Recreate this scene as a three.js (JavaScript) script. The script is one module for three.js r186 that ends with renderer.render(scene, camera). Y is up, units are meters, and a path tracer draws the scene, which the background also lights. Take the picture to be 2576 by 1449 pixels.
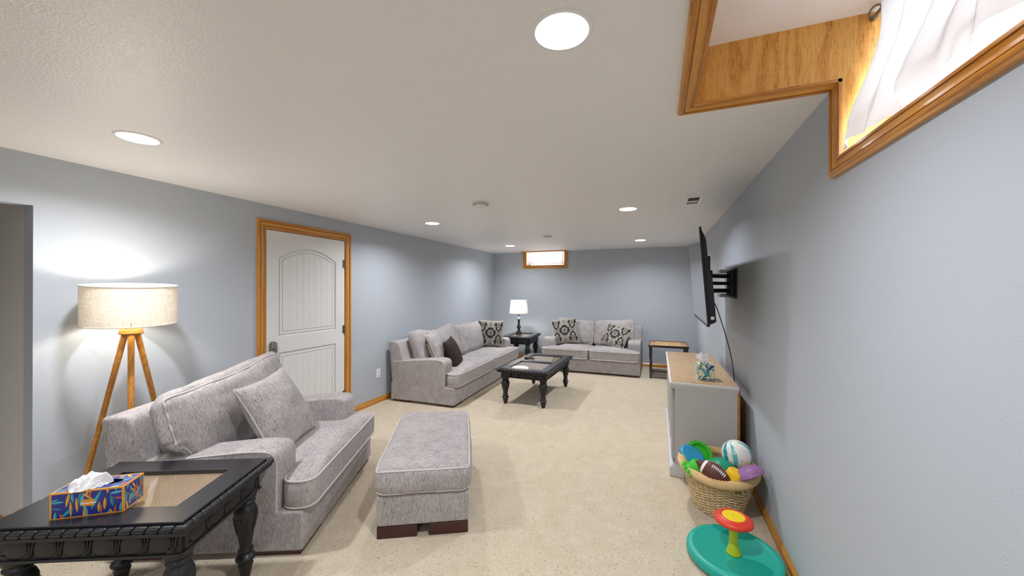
import * as THREE from 'three';
import { RoundedBoxGeometry } from 'three/addons/geometries/RoundedBoxGeometry.js';
import { mergeGeometries, mergeVertices, toCreasedNormals } from 'three/addons/utils/BufferGeometryUtils.js';
import { RectAreaLightUniformsLib } from 'three/addons/lights/RectAreaLightUniformsLib.js';

// ---------------------------------------------------------------- camera, sky, exposure
const scene = new THREE.Scene();
const camera = new THREE.PerspectiveCamera(2 * Math.atan(724.5 / 935) * 180 / Math.PI, 2576 / 1449, 0.05, 60);
camera.rotation.order = 'YXZ';
camera.position.set(0, 1.49, 0);
camera.rotation.y = THREE.MathUtils.degToRad(21.43);
camera.rotation.x = Math.atan(2.5 / 935);
scene.background = new THREE.Color(0.86, 0.93, 1.0);      // overcast daylight outside the two small windows
scene.backgroundIntensity = 9;
const renderer = new THREE.WebGLRenderer({ antialias: true });
renderer.toneMapping = THREE.LinearToneMapping;
renderer.toneMappingExposure = 1.18;
renderer.shadowMap.enabled = true;
RectAreaLightUniformsLib.init();
const DOWNLIGHT = 630, FLOOR_BULB = 0.58, TABLE_BULB = 0.5;    // what the fittings give
const LED = new THREE.Color(0.97, 0.985, 1.06), WARM = new THREE.Color(1.0, 0.94, 0.85);

// ---------------------------------------------------------------- room measures
const L = -3.42, R = 0.648, B = -7.61, FRONT = 3.0, H = 2.285;
const V = (x, y, z) => new THREE.Vector3(x, y, z);
const deg = Math.PI / 180;

// ---------------------------------------------------------------- helpers
function mulberry(a) { return () => { a |= 0; a = a + 0x6D2B79F5 | 0; let t = Math.imul(a ^ a >>> 15, 1 | a); t = t + Math.imul(t ^ t >>> 7, 61 | t) ^ t; return ((t ^ t >>> 14) >>> 0) / 4294967296; }; }
const rnd = mulberry(20240611);
function lattice(nx, ny, seed) {                          // value noise that tiles over u, v in 0..1
  const r = mulberry(seed), g = new Float32Array(nx * ny);
  for (let i = 0; i < g.length; i++) g[i] = r();
  return (u, v) => {
    const x = (u - Math.floor(u)) * nx, y = (v - Math.floor(v)) * ny, i = Math.floor(x) % nx, j = Math.floor(y) % ny;
    let fx = x - Math.floor(x), fy = y - Math.floor(y); fx = fx * fx * (3 - 2 * fx); fy = fy * fy * (3 - 2 * fy);
    const i2 = (i + 1) % nx, j2 = (j + 1) % ny;
    return (g[j * nx + i] * (1 - fx) + g[j * nx + i2] * fx) * (1 - fy) + (g[j2 * nx + i] * (1 - fx) + g[j2 * nx + i2] * fx) * fy;
  };
}
function tex(w, h, wm, hm, fn, color = true) {            // computed texture that covers wm x hm metres
  const d = new Uint8Array(w * h * 4);
  for (let j = 0; j < h; j++) for (let i = 0; i < w; i++) {
    const c = fn((i + 0.5) / w, (j + 0.5) / h, i, j), k = (j * w + i) * 4;
    for (let q = 0; q < 3; q++) d[k + q] = Math.max(0, Math.min(255, (Array.isArray(c) ? c[q] : c) * 255));
    d[k + 3] = 255;
  }
  const t = new THREE.DataTexture(d, w, h); t.wrapS = t.wrapT = THREE.RepeatWrapping;
  t.magFilter = THREE.LinearFilter; t.minFilter = THREE.LinearMipmapLinearFilter; t.generateMipmaps = true;
  if (color) t.colorSpace = THREE.SRGBColorSpace;
  t.repeat.set(1 / wm, 1 / hm); t.needsUpdate = true;
  return t;
}
function canvasTex(w, h, draw) {
  const c = document.createElement('canvas'); c.width = w; c.height = h; draw(c.getContext('2d'), w, h);
  const t = new THREE.CanvasTexture(c); t.colorSpace = THREE.SRGBColorSpace; t.wrapS = t.wrapT = THREE.RepeatWrapping; return t;
}
const hex = (s) => [parseInt(s.slice(1, 3), 16) / 255, parseInt(s.slice(3, 5), 16) / 255, parseInt(s.slice(5, 7), 16) / 255];
const mix = (a, b, t) => [a[0] + (b[0] - a[0]) * t, a[1] + (b[1] - a[1]) * t, a[2] + (b[2] - a[2]) * t];
const clamp = (x, a, b) => Math.max(a, Math.min(b, x));
const step = (a, b, x) => { const t = clamp((x - a) / (b - a), 0, 1); return t * t * (3 - 2 * t); };
const std = (o) => new THREE.MeshStandardMaterial(o), phys = (o) => new THREE.MeshPhysicalMaterial(o);

function uvBox(g, swapTop = false) {                      // uv in metres from the side each triangle faces
  g = g.index ? g.toNonIndexed() : g;
  const p = g.attributes.position, uv = new Float32Array(p.count * 2), a = V(), b = V(), c = V(), n = V();
  for (let i = 0; i < p.count; i += 3) {
    a.fromBufferAttribute(p, i); b.fromBufferAttribute(p, i + 1); c.fromBufferAttribute(p, i + 2);
    n.subVectors(b, a).cross(V().subVectors(c, a));
    const ax = Math.abs(n.x), ay = Math.abs(n.y), az = Math.abs(n.z);
    [a, b, c].forEach((q, k) => {
      let s, t;
      if (ay >= ax && ay >= az) { s = q.z; t = q.x; if (swapTop) { s = q.x; t = q.z; } } else if (ax >= az) { s = q.z; t = q.y; } else { s = q.x; t = q.y; }
      uv[(i + k) * 2] = s; uv[(i + k) * 2 + 1] = t;
    });
  }
  g.setAttribute('uv', new THREE.BufferAttribute(uv, 2));
  return g;
}
const plain = (g) => { const q = g.index ? g.toNonIndexed() : g.clone(); for (const k of Object.keys(q.attributes)) if (!['position', 'normal', 'uv'].includes(k)) q.deleteAttribute(k); q.morphAttributes = {}; return q; };
const merge = (list) => list.length === 1 ? list[0] : mergeGeometries(list.map(plain), false);
function flip(g) { const q = g.index ? g.toNonIndexed() : g; for (const k of Object.keys(q.attributes)) { const a = q.attributes[k], s = a.itemSize; for (let i = 0; i < a.count; i += 3) for (let j = 0; j < s; j++) { const t = a.array[(i + 1) * s + j]; a.array[(i + 1) * s + j] = a.array[(i + 2) * s + j]; a.array[(i + 2) * s + j] = t; } } return q; }
function basis(g, o, x, y, z) {                           // geometry from local axes x, y, z to the world
  const m = new THREE.Matrix4().makeBasis(V(...x), V(...y), V(...z)); m.setPosition(...o);
  g.applyMatrix4(m);
  return m.determinant() < 0 ? flip(g) : g;
}
const rbox = (w, h, d, x = 0, y = 0, z = 0, r = 0.004, s = 2) => uvBox(new RoundedBoxGeometry(w, h, d, s, Math.min(r, w / 2.01, h / 2.01, d / 2.01)).translate(x, y, z));
const span = (x0, x1, y0, y1, z0, z1, r = 0.003) => rbox(Math.abs(x1 - x0), Math.abs(y1 - y0), Math.abs(z1 - z0), (x0 + x1) / 2, (y0 + y1) / 2, (z0 + z1) / 2, r);
const sharp = (x0, x1, y0, y1, z0, z1) => uvBox(new THREE.BoxGeometry(Math.abs(x1 - x0), Math.abs(y1 - y0), Math.abs(z1 - z0)).translate((x0 + x1) / 2, (y0 + y1) / 2, (z0 + z1) / 2));
const lathe = (pts, seg = 32) => new THREE.LatheGeometry(pts.map((p) => new THREE.Vector2(p[0], p[1])), seg);
const cyl = (r0, r1, h, x = 0, y = 0, z = 0, seg = 24) => new THREE.CylinderGeometry(r0, r1, h, seg).translate(x, y, z);
const tube = (pts, r, closed = false, n = 0, rs = 6) => new THREE.TubeGeometry(new THREE.CatmullRomCurve3(pts, closed, 'catmullrom', 0.5), n || pts.length * 2, r, rs, closed);
function rod(a, b, r0, r1 = r0, seg = 14) {
  const d = V().subVectors(b, a), g = new THREE.CylinderGeometry(r1, r0, d.length(), seg);
  g.applyQuaternion(new THREE.Quaternion().setFromUnitVectors(V(0, 1, 0), d.clone().normalize()));
  return g.translate((a.x + b.x) / 2, (a.y + b.y) / 2, (a.z + b.z) / 2);
}
const shapeOf = (pts) => new THREE.Shape(pts.map((p) => new THREE.Vector2(p[0], p[1])));
function slab(outer, holes, depth, o, x, y, z, bevel = 0) {
  const s = Array.isArray(outer) ? shapeOf(outer) : outer;
  for (const h of holes) s.holes.push(Array.isArray(h) ? new THREE.Path(h.map((p) => new THREE.Vector2(p[0], p[1]))) : h);
  const g = new THREE.ExtrudeGeometry(s, { depth, bevelEnabled: bevel > 0, bevelThickness: bevel, bevelSize: bevel, bevelOffset: -bevel, bevelSegments: 2, curveSegments: 24 });
  return basis(uvBox(g), o, x, y, z);
}
const rect = (a0, a1, b0, b1) => [[a0, b0], [a1, b0], [a1, b1], [a0, b1]];
function circle(x, y, r, n = 40) { const p = []; for (let i = 0; i < n; i++) p.push([x + r * Math.cos(i / n * 2 * Math.PI), y + r * Math.sin(i / n * 2 * Math.PI)]); return p; }

// a moulding that runs along x; the profile gives [across, out]; mitres lengthen the outer edge
function moulding(profile, len, mA = 0, mB = 0) {
  const pos = [], uv = []; let s = 0;
  const quad = (a, b, c, d, ua, ub) => { for (const [p, w] of [[a, [a[0], ua]], [b, [b[0], ua]], [c, [c[0], ub]], [a, [a[0], ua]], [c, [c[0], ub]], [d, [d[0], ub]]]) { pos.push(...p); uv.push(...w); } };
  for (let i = 0; i < profile.length; i++) {
    const p = profile[i], q = profile[(i + 1) % profile.length], l = Math.hypot(q[0] - p[0], q[1] - p[1]);
    quad([-mA * q[0], q[0], q[1]], [len + mB * q[0], q[0], q[1]], [len + mB * p[0], p[0], p[1]], [-mA * p[0], p[0], p[1]], s + l, s); s += l;
  }
  const tri = THREE.ShapeUtils.triangulateShape(profile.map((p) => new THREE.Vector2(...p)), []);
  for (const end of [0, 1]) for (const t of tri) for (const k of end ? t : [t[2], t[1], t[0]]) { const p = profile[k]; pos.push(end ? len + mB * p[0] : -mA * p[0], p[0], p[1]); uv.push(p[0], p[1]); }
  const g = new THREE.BufferGeometry();
  g.setAttribute('position', new THREE.Float32BufferAttribute(pos, 3)); g.setAttribute('uv', new THREE.Float32BufferAttribute(uv, 2));
  if (THREE.ShapeUtils.area(profile.map((p) => new THREE.Vector2(...p))) > 0) flip(g);
  const mid = V(len / 2, profile.reduce((a, p) => a + p[0], 0) / profile.length, profile.reduce((a, p) => a + p[1], 0) / profile.length);
  // outward check on the first quad
  const a = V(pos[0], pos[1], pos[2]);
  g.computeVertexNormals();
  const nn = V().fromBufferAttribute(g.attributes.normal, 0);
  if (nn.dot(a.sub(mid)) < 0) { flip(g); g.computeVertexNormals(); }
  return g;
}
const CASING = [[0, 0], [0, 0.011], [0.002, 0.0125], [0.012, 0.014], [0.0125, 0.0095], [0.0163, 0.0085], [0.017, 0.0125], [0.03, 0.0135], [0.0425, 0.0185], [0.043, 0.0125], [0.0472, 0.0115], [0.048, 0.0215], [0.061, 0.0225], [0.0625, 0.0185], [0.07, 0.016], [0.07, 0]];
const BASE = [[0, 0], [0, 0.012], [0.048, 0.012], [0.052, 0.009], [0.058, 0.0095], [0.066, 0.004], [0.07, 0]];
const scaled = (p, k) => p.map(([a, b]) => [a * k, b]);

// ---- naming
const used = {};
function numbered(n) { const k = used[n] = (used[n] ?? -1) + 1; return k ? `${n}_${String(k).padStart(3, '0')}` : n; }
function tag(o, label, category, group) { o.userData.label = label; o.userData.category = category; if (group) o.userData.group = group; return o; }
function thing(name, label, category, [x, y, z] = [0, 0, 0], turn = 0, group) {
  const o = new THREE.Group(); o.name = numbered(name); o.position.set(x, y, z); o.rotation.y = turn; scene.add(o); return tag(o, label, category, group);
}
function part(name, geo, mat, parent, label) { const m = new THREE.Mesh(geo, mat); m.name = name; if (label) m.userData.label = label; parent.add(m); return m; }
function struct(name, geo, mat, parent = scene) { const m = new THREE.Mesh(geo, mat); m.name = name; if (parent === scene) m.userData.kind = 'structure'; parent.add(m); return m; }
function structGroup(name) { const o = new THREE.Group(); o.name = name; o.userData.kind = 'structure'; scene.add(o); return o; }

// ---------------------------------------------------------------- materials
const nA = lattice(64, 64, 1), nB = lattice(128, 128, 2), nC = lattice(24, 24, 3), nD = lattice(6, 6, 4), nE = lattice(256, 256, 5);
const M = {};
{ // painted drywall with fine orange peel
  const peel = tex(512, 512, 0.6, 0.6, (u, v) => 0.55 * nE(u, v) + 0.45 * nB(u + 0.3, v), false);
  M.wall = std({ color: '#b5bcc3', roughness: 0.62, bumpMap: peel, bumpScale: 0.0007 });
  M.hallWall = std({ color: '#d2d1ce', roughness: 0.7, bumpMap: peel, bumpScale: 0.0007 });
  const knock = tex(512, 512, 0.8, 0.8, (u, v) => { const n = 0.6 * nB(u, v) + 0.4 * nE(u * 1, v); return step(0.42, 0.66, n) * 0.8 + 0.2 * nE(u, v + 0.4); }, false);
  M.ceiling = std({ color: '#f0eeec', roughness: 0.42, bumpMap: knock, bumpScale: 0.0009 });
  M.wellTop = std({ color: '#f4f2f2', roughness: 0.7, bumpMap: peel, bumpScale: 0.001 });
}
{ // looped carpet, cream with brown and grey flecks
  const r = mulberry(77), S = 1024, fle = new Float32Array(S * S);
  for (let k = 0; k < 2100; k++) {
    const x = Math.floor(r() * S), y = Math.floor(r() * S), a = 0.25 + 0.75 * r(), w = 2 + Math.floor(r() * 3.2), h = 2 + Math.floor(r() * 3.2);
    for (let j = 0; j < h; j++) for (let i = 0; i < w; i++) { const q = ((y + j) % S) * S + (x + i) % S; fle[q] = Math.max(fle[q], a); }
  }
  const f1 = lattice(512, 512, 8), f2 = lattice(340, 340, 9);
  const map = tex(S, S, 1.6, 1.6, (u, v, i, j) => {
    const n = 0.5 * f1(u, v) + 0.3 * f2(u, v) + 0.2 * nC(u, v), base = mix(hex('#b9a98e'), hex('#e1d4bd'), n * 1.05);
    const f = fle[j * S + i];
    return f > 0 ? mix(base, mix(hex('#7a6a50'), hex('#4b463f'), nB(u, v)), f * 0.6) : base;
  });
  const bump = tex(512, 512, 0.8, 0.8, (u, v) => 0.6 * f1(u, v) + 0.4 * nE(u, v), false);
  M.carpet = std({ map, roughness: 1, bumpMap: bump, bumpScale: 0.006 });
}
function oak(seed, dark, light, pore, wm, hm, fig = 5, poreAmount = 0.7, sway = 1) {   // grain runs along u
  const a = lattice(6, 90, seed), b = lattice(14, 300, seed + 1), c = lattice(4, 10, seed + 2), d = lattice(40, 340, seed + 3), e = lattice(8, 4, seed + 4);
  return tex(1024, 512, wm, hm, (u, v) => {
    const warp = (c(u, v) * 0.9 + e(u, v) * 0.35) * sway, ring = 0.5 + 0.5 * Math.sin((v * fig + warp * fig * 0.55) * 2 * Math.PI);
    let col = mix(dark, light, clamp(0.35 * a(u, v) + 0.3 * b(u, v) + 0.45 * step(0.1, 0.75, ring), 0, 1));
    const p = step(0.62, 0.8, d(u, v)) * (0.35 + 0.65 * step(0.45, 0.05, ring));
    return mix(col, pore, p * poreAmount);
  });
}
const oakMap = oak(31, hex('#b37020'), hex('#d99c42'), hex('#7c4513'), 1.4, 0.5, 7, 0.5, 0.16);
M.oak = phys({ map: oakMap, roughness: 0.38, clearcoat: 0.35, clearcoatRoughness: 0.2 });
const veneer = oak(57, hex('#d08e36'), hex('#eab660'), hex('#8f571c'), 0.9, 0.42, 3, 0.7); veneer.rotation = Math.PI / 2;
M.veneer = phys({ map: veneer, roughness: 0.45, clearcoat: 0.2, clearcoatRoughness: 0.3 });
{ // oak veneer with dark contour figure along its length
  const w1 = lattice(3, 4, 93), w2 = lattice(7, 9, 94), f = lattice(30, 300, 95), g = lattice(10, 120, 96);
  const map = tex(1024, 512, 1.5, 0.5, (u, v) => {
    const ph = v * 22 + w1(u, v) * 7 + w2(u, v) * 3.4, q = Math.abs(ph - Math.round(ph)), line = step(0.16, 0.03, q) * (0.15 + 0.85 * f(u, v) * g(u, v) * 1.6);
    return mix(mix(hex('#a5845a'), hex('#cbab80'), 0.55 * f(u, v) + 0.45 * g(u, v)), hex('#4b3a26'), clamp(line, 0, 1) * 0.6);
  });
  M.consoleTop = phys({ map, roughness: 0.42, clearcoat: 0.25, clearcoatRoughness: 0.3 });
}
M.tableOak = phys({ map: oak(17, hex('#d09a50'), hex('#f0c47c'), hex('#a8743a'), 1.0, 0.5, 3, 0.4), roughness: 0.35, clearcoat: 0.4, clearcoatRoughness: 0.2 });
M.tableOakDark = phys({ map: oak(18, hex('#bd8040'), hex('#d79e60'), hex('#70431c'), 1.0, 0.5, 3, 0.4), roughness: 0.35, clearcoat: 0.4, clearcoatRoughness: 0.2 });
M.lampWood = phys({ map: oak(43, hex('#a86a1c'), hex('#cf9238'), hex('#7c4a14'), 0.8, 0.4, 3, 0.4), roughness: 0.35, clearcoat: 0.4, clearcoatRoughness: 0.25 });
M.rawWood = std({ map: oak(44, hex('#a9661c'), hex('#d08d34'), hex('#70400f'), 0.8, 0.4, 3, 0.5), roughness: 0.6 });
M.footWood = phys({ color: '#3d120e', roughness: 0.4, clearcoat: 0.3 });
{ // chenille with slubs that run along v
  const S = 1024, r = mulberry(5), k = new Float32Array(S * S).fill(0.5);
  for (let q = 0; q < 42000; q++) {
    const x = Math.floor(r() * S), y = Math.floor(r() * S), len = 14 + Math.floor(r() * 50), val = 0.34 * (r() - 0.5), w = 1 + Math.floor(r() * 3.4);
    for (let j = 0; j < len; j++) for (let i = 0; i < w; i++) { const id = ((y + j) % S) * S + (x + i) % S; k[id] = clamp(k[id] + val * Math.sin((j + 0.5) / len * Math.PI), 0.02, 1); }
  }
  const weft = lattice(512, 512, 71), big = lattice(9, 9, 72);
  const fn = (u, v, i, j) => clamp(0.5 + 0.95 * (k[j * S + i] - 0.5) + 0.34 * (weft(u, v) - 0.5) + 0.1 * (big(u, v) - 0.5), 0, 1);
  const map = tex(S, S, 0.62, 0.62, (u, v, i, j) => { const t = fn(u, v, i, j); return t < 0.45 ? mix(hex('#585454'), hex('#aea7a5'), t / 0.45) : mix(hex('#aea7a5'), hex('#e0dbd9'), (t - 0.45) / 0.55); });
  const bump = tex(S, S, 0.62, 0.62, fn, false);
  M.fabric = std({ map, roughness: 1, bumpMap: bump, bumpScale: 0.0022 });
  M.piping = std({ color: '#c9c3bf', roughness: 1 });
  M.brownFabric = phys({ color: '#2b201c', roughness: 0.95, sheen: 0.4, sheenRoughness: 0.5, sheenColor: new THREE.Color('#4a3a33'), bumpMap: bump, bumpScale: 0.001 });
}
M.black = phys({ color: '#0f0f12', roughness: 0.48, clearcoat: 0.15, clearcoatRoughness: 0.3 });
M.blackTop = phys({ color: '#1c1c21', roughness: 0.34, clearcoat: 0.5, clearcoatRoughness: 0.22 });
M.glossBlack = phys({ color: '#0b0b0d', roughness: 0.18, clearcoat: 0.8, clearcoatRoughness: 0.08 });
M.cane = std({ map: tex(512, 512, 0.16, 0.16, (u, v) => { const a = Math.abs(Math.sin(u * 20 * Math.PI)), b = Math.abs(Math.sin(v * 20 * Math.PI)), over = (Math.floor(u * 20) + Math.floor(v * 20)) % 2, t = over ? a : b; return mix(hex('#57483a'), mix(hex('#a3875f'), hex('#c6aa7e'), nE(u, v)), clamp(0.1 + 1.1 * t, 0, 1)); }),
  bumpMap: tex(512, 512, 0.16, 0.16, (u, v) => { const over = (Math.floor(u * 20) + Math.floor(v * 20)) % 2; return Math.abs(Math.sin((over ? u : v) * 20 * Math.PI)); }, false), bumpScale: 0.001, roughness: 0.6 });
M.glass = phys({ color: '#ffffff', roughness: 0.015, transmission: 1, thickness: 0, ior: 1.5 });
M.crystal = phys({ color: '#eef4fa', roughness: 0.05, transmission: 0.85, thickness: 0.02, ior: 1.5 });
M.white = std({ color: '#e9e8e6', roughness: 0.45 });
M.whiteGloss = phys({ color: '#f1f1f0', roughness: 0.3, clearcoat: 0.3 });
M.doorPaint = phys({ color: '#e1e2df', roughness: 0.38, clearcoat: 0.15, clearcoatRoughness: 0.4 });
M.nickel = std({ color: '#8d8880', roughness: 0.32, metalness: 0.9 });
M.pewter = std({ color: '#8d8579', roughness: 0.4, metalness: 0.8 });
M.ventMetal = std({ color: '#9a8558', roughness: 0.6 }); M.ventDuct = std({ color: '#7d6b48', roughness: 0.8 }); M.slotGrey = std({ color: '#a9a7a4', roughness: 0.7 });
M.darkHole = std({ color: '#2a2119', roughness: 0.9 });
M.greyPaint = std({ color: '#bcb9b5', roughness: 0.5, bumpMap: tex(256, 256, 0.5, 0.5, (u, v) => nB(u, v), false), bumpScale: 0.0004 });
M.greyTrim = std({ color: '#d0cecc', roughness: 0.45 });
M.lens = std({ color: '#ffffff', roughness: 0.6, emissive: '#ffffff', emissiveIntensity: 2.2 });
M.bulb = std({ color: '#ffffff', emissive: '#fff2df', emissiveIntensity: 3 });
M.tissue = phys({ color: '#fdfdfc', roughness: 1, transmission: 0.2, thickness: 0, side: THREE.DoubleSide });
M.sheer = phys({ color: '#f6f7fb', roughness: 1, transmission: 0.17, thickness: 0, side: THREE.DoubleSide });
{
  const a = lattice(260, 20, 201), b = lattice(16, 300, 202);
  M.linen = phys({ map: tex(1024, 512, 1.0, 0.5, (u, v) => mix(hex('#cdbfa8'), hex('#f7efe1'), clamp(0.25 + 0.5 * a(u, v) + 0.5 * b(u, v), 0, 1))), roughness: 1, transmission: 0.07, thickness: 0, side: THREE.DoubleSide });
  M.linenWhite = phys({ map: tex(1024, 512, 1.0, 0.5, (u, v) => mix(hex('#dedad2'), hex('#fbf9f5'), clamp(0.25 + 0.5 * a(u, v) + 0.5 * b(u, v), 0, 1))), roughness: 1, transmission: 0.07, thickness: 0, side: THREE.DoubleSide });
  M.linenTrim = std({ color: '#d8ccb8', roughness: 1 });
}
M.tvBlack = std({ color: '#0d0d0f', roughness: 0.5 });
M.screen = phys({ color: '#0a0b0d', roughness: 0.06, clearcoat: 1, clearcoatRoughness: 0.03, ior: 1.8 });
M.silver = std({ color: '#b9bcc0', roughness: 0.35, metalness: 0.8 });
M.cord = std({ color: '#141416', roughness: 0.6 });
M.plasticBlack = std({ color: '#121214', roughness: 0.45 });
const plastic = (c, r = 0.4) => phys({ color: c, roughness: r, clearcoat: 0.2, clearcoatRoughness: 0.35 });
M.teal = plastic('#00a893', 0.42); M.red = plastic('#dd3a20', 0.42); M.yellow = plastic('#f2cf10', 0.42); M.lime = plastic('#b9c91e', 0.42);
M.toyBlue = plastic('#1f8fb6', 0.5); M.toyGreen = plastic('#3fc62a', 0.45); M.toyTeal = plastic('#19a27f', 0.45); M.toyPurple = plastic('#a172a6', 0.5); M.toyYellow = plastic('#f5c90c', 0.45);
{
  const w = tex(256, 64, 0.2, 0.03, (u, v) => mix(hex('#cdb07c'), hex('#efdcb4'), 0.6 * nA(u, v) + 0.4 * nC(u, v)));
  M.wicker = std({ map: w, roughness: 0.6 }); M.wickerDark = std({ color: '#c8aa78', roughness: 0.65 }); M.wickerRim = std({ map: w, color: '#fff3dc', roughness: 0.5 });
}

// ---------------------------------------------------------------- the room
const W1 = { x0: -2.65, x1: -1.815, z0: -7.61, z1: -7.5, y: 1.995, deep: 0.17 };     // small window in the back wall, its light well in the ceiling
const W2 = { x0: 0.153, x1: 0.648, z0: -1.756, z1: -0.74, y: 1.995, deep: 0.17 };    // window in the right wall beside the camera
const WELL = 2.51;
const LIGHTS = [[-0.275, -1.12], [-2.545, -1.1], [-2.535, -3.825], [-0.275, -3.845], [-0.262, -6.38], [-2.53, -6.35], [-0.275, 1.6], [-2.545, 1.6]];
struct('floor', sharp(-5.2, R + 0.2, -0.1, 0, B - 0.2, FRONT + 0.1), M.carpet);
{ // ceiling with openings for the two light wells and the downlight cans
  const t = (z) => -z, hole = (w, ox, oz) => rect(w.x0 - (ox ? 0.012 : 0), w.x1 + (ox === 1 ? 0.012 : 0), t(w.z1) - 0.012 * oz, t(w.z0) + 0.012 * oz);
  const holes = [rect(W1.x0 - 0.012, W1.x1 + 0.012, t(W1.z1) - 0.012, 7.611), rect(W2.x0 - 0.012, R + 0.2, t(W2.z1) - 0.012, t(W2.z0) + 0.012)];
  holes[0] = rect(W1.x0 - 0.012, W1.x1 + 0.012, 7.488, 7.8); 
  for (const [x, z] of LIGHTS) holes.push(circle(x, t(z), 0.086));
  holes.push(rect(0.245, 0.345, 3.55, 3.83));
  struct('ceiling', slab(rect(-5.2, R + 0.22, -FRONT - 0.1, 7.82), holes, 0.1, [0, H, 0], [1, 0, 0], [0, 0, -1], [0, 1, 0]), M.ceiling);
}
const OPEN = { z0: -1.005, z1: 0.15, y: 1.982 }, DOOR = { z0: -3.345, z1: -2.391, y: 2.062 };
struct('wall_left', slab([[-FRONT - 0.1, -0.02], [-OPEN.z1, -0.02], [-OPEN.z1, OPEN.y], [-OPEN.z0, OPEN.y], [-OPEN.z0, -0.02], [-DOOR.z1, -0.02], [-DOOR.z1, DOOR.y], [-DOOR.z0, DOOR.y], [-DOOR.z0, -0.02], [7.7, -0.02], [7.7, H + 0.02], [-FRONT - 0.1, H + 0.02]],
  [], 0.12, [L, 0, 0], [0, 0, -1], [0, 1, 0], [-1, 0, 0]), M.wall);
struct('wall_right', slab([[-FRONT - 0.1, -0.02], [7.7, -0.02], [7.7, H + 0.05], [2, H + 0.05], [2, 2.64], [0.5, 2.64], [0.5, H + 0.05], [-FRONT - 0.1, H + 0.05]], [rect(-W2.z1 - 0.012, -W2.z0 + 0.012, W2.y - 0.02, WELL + 0.012)],
  0.22, [R, 0, 0], [0, 0, -1], [0, 1, 0], [1, 0, 0]), M.wall);
struct('wall_back', slab([[-R - 0.1, -0.02], [3.54, -0.02], [3.54, H + 0.02], [2.9, H + 0.02], [2.9, 2.64], [1.6, 2.64], [1.6, H + 0.05], [-R - 0.1, H + 0.05]], [rect(-W1.x1 - 0.012, -W1.x0 + 0.012, W1.y - 0.02, WELL + 0.012)],
  0.22, [0, 0, B], [-1, 0, 0], [0, 1, 0], [0, 0, -1]), M.wall);
struct('wall_front', sharp(-5.2, R + 0.2, -0.02, H + 0.05, FRONT, FRONT + 0.12), M.wall);
struct('wall_hall', sharp(-5.2, L - 0.12, -0.02, H + 0.02, OPEN.z0 - 0.1, OPEN.z0), M.hallWall);
struct('wall_hall_near', sharp(-5.2, L - 0.12, -0.02, H + 0.02, OPEN.z1, OPEN.z1 + 0.1), M.hallWall);
struct('wall_hall_end', sharp(-5.3, -5.18, -0.02, H + 0.02, OPEN.z0 - 0.1, OPEN.z1 + 0.1), M.hallWall);
struct('wall_behind_door', sharp(L - 0.24, L - 0.12, -0.02, H, DOOR.z0 - 0.1, DOOR.z1 + 0.1), M.hallWall);

// baseboards of varnished oak
const base = (name, len, o, x, z) => struct(name, basis(moulding(BASE, len), o, x, [0, 1, 0], z), M.oak);
base('baseboard_left', 7.598 - 3.425, [L, 0, -3.425], [0, 0, -1], [1, 0, 0]);
base('baseboard_left_near', 2.312 - 1.005, [L, 0, -1.005], [0, 0, -1], [1, 0, 0]);
base('baseboard_right', FRONT - B - 0.02, [R, 0, B + 0.01], [0, 0, 1], [-1, 0, 0]);
base('baseboard_back', R - L - 0.026, [L + 0.013, 0, B], [1, 0, 0], [0, 0, 1]);
base('baseboard_hall', 1.66, [L - 0.1, 0, OPEN.z0], [-1, 0, 0], [0, 0, 1]);

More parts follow.
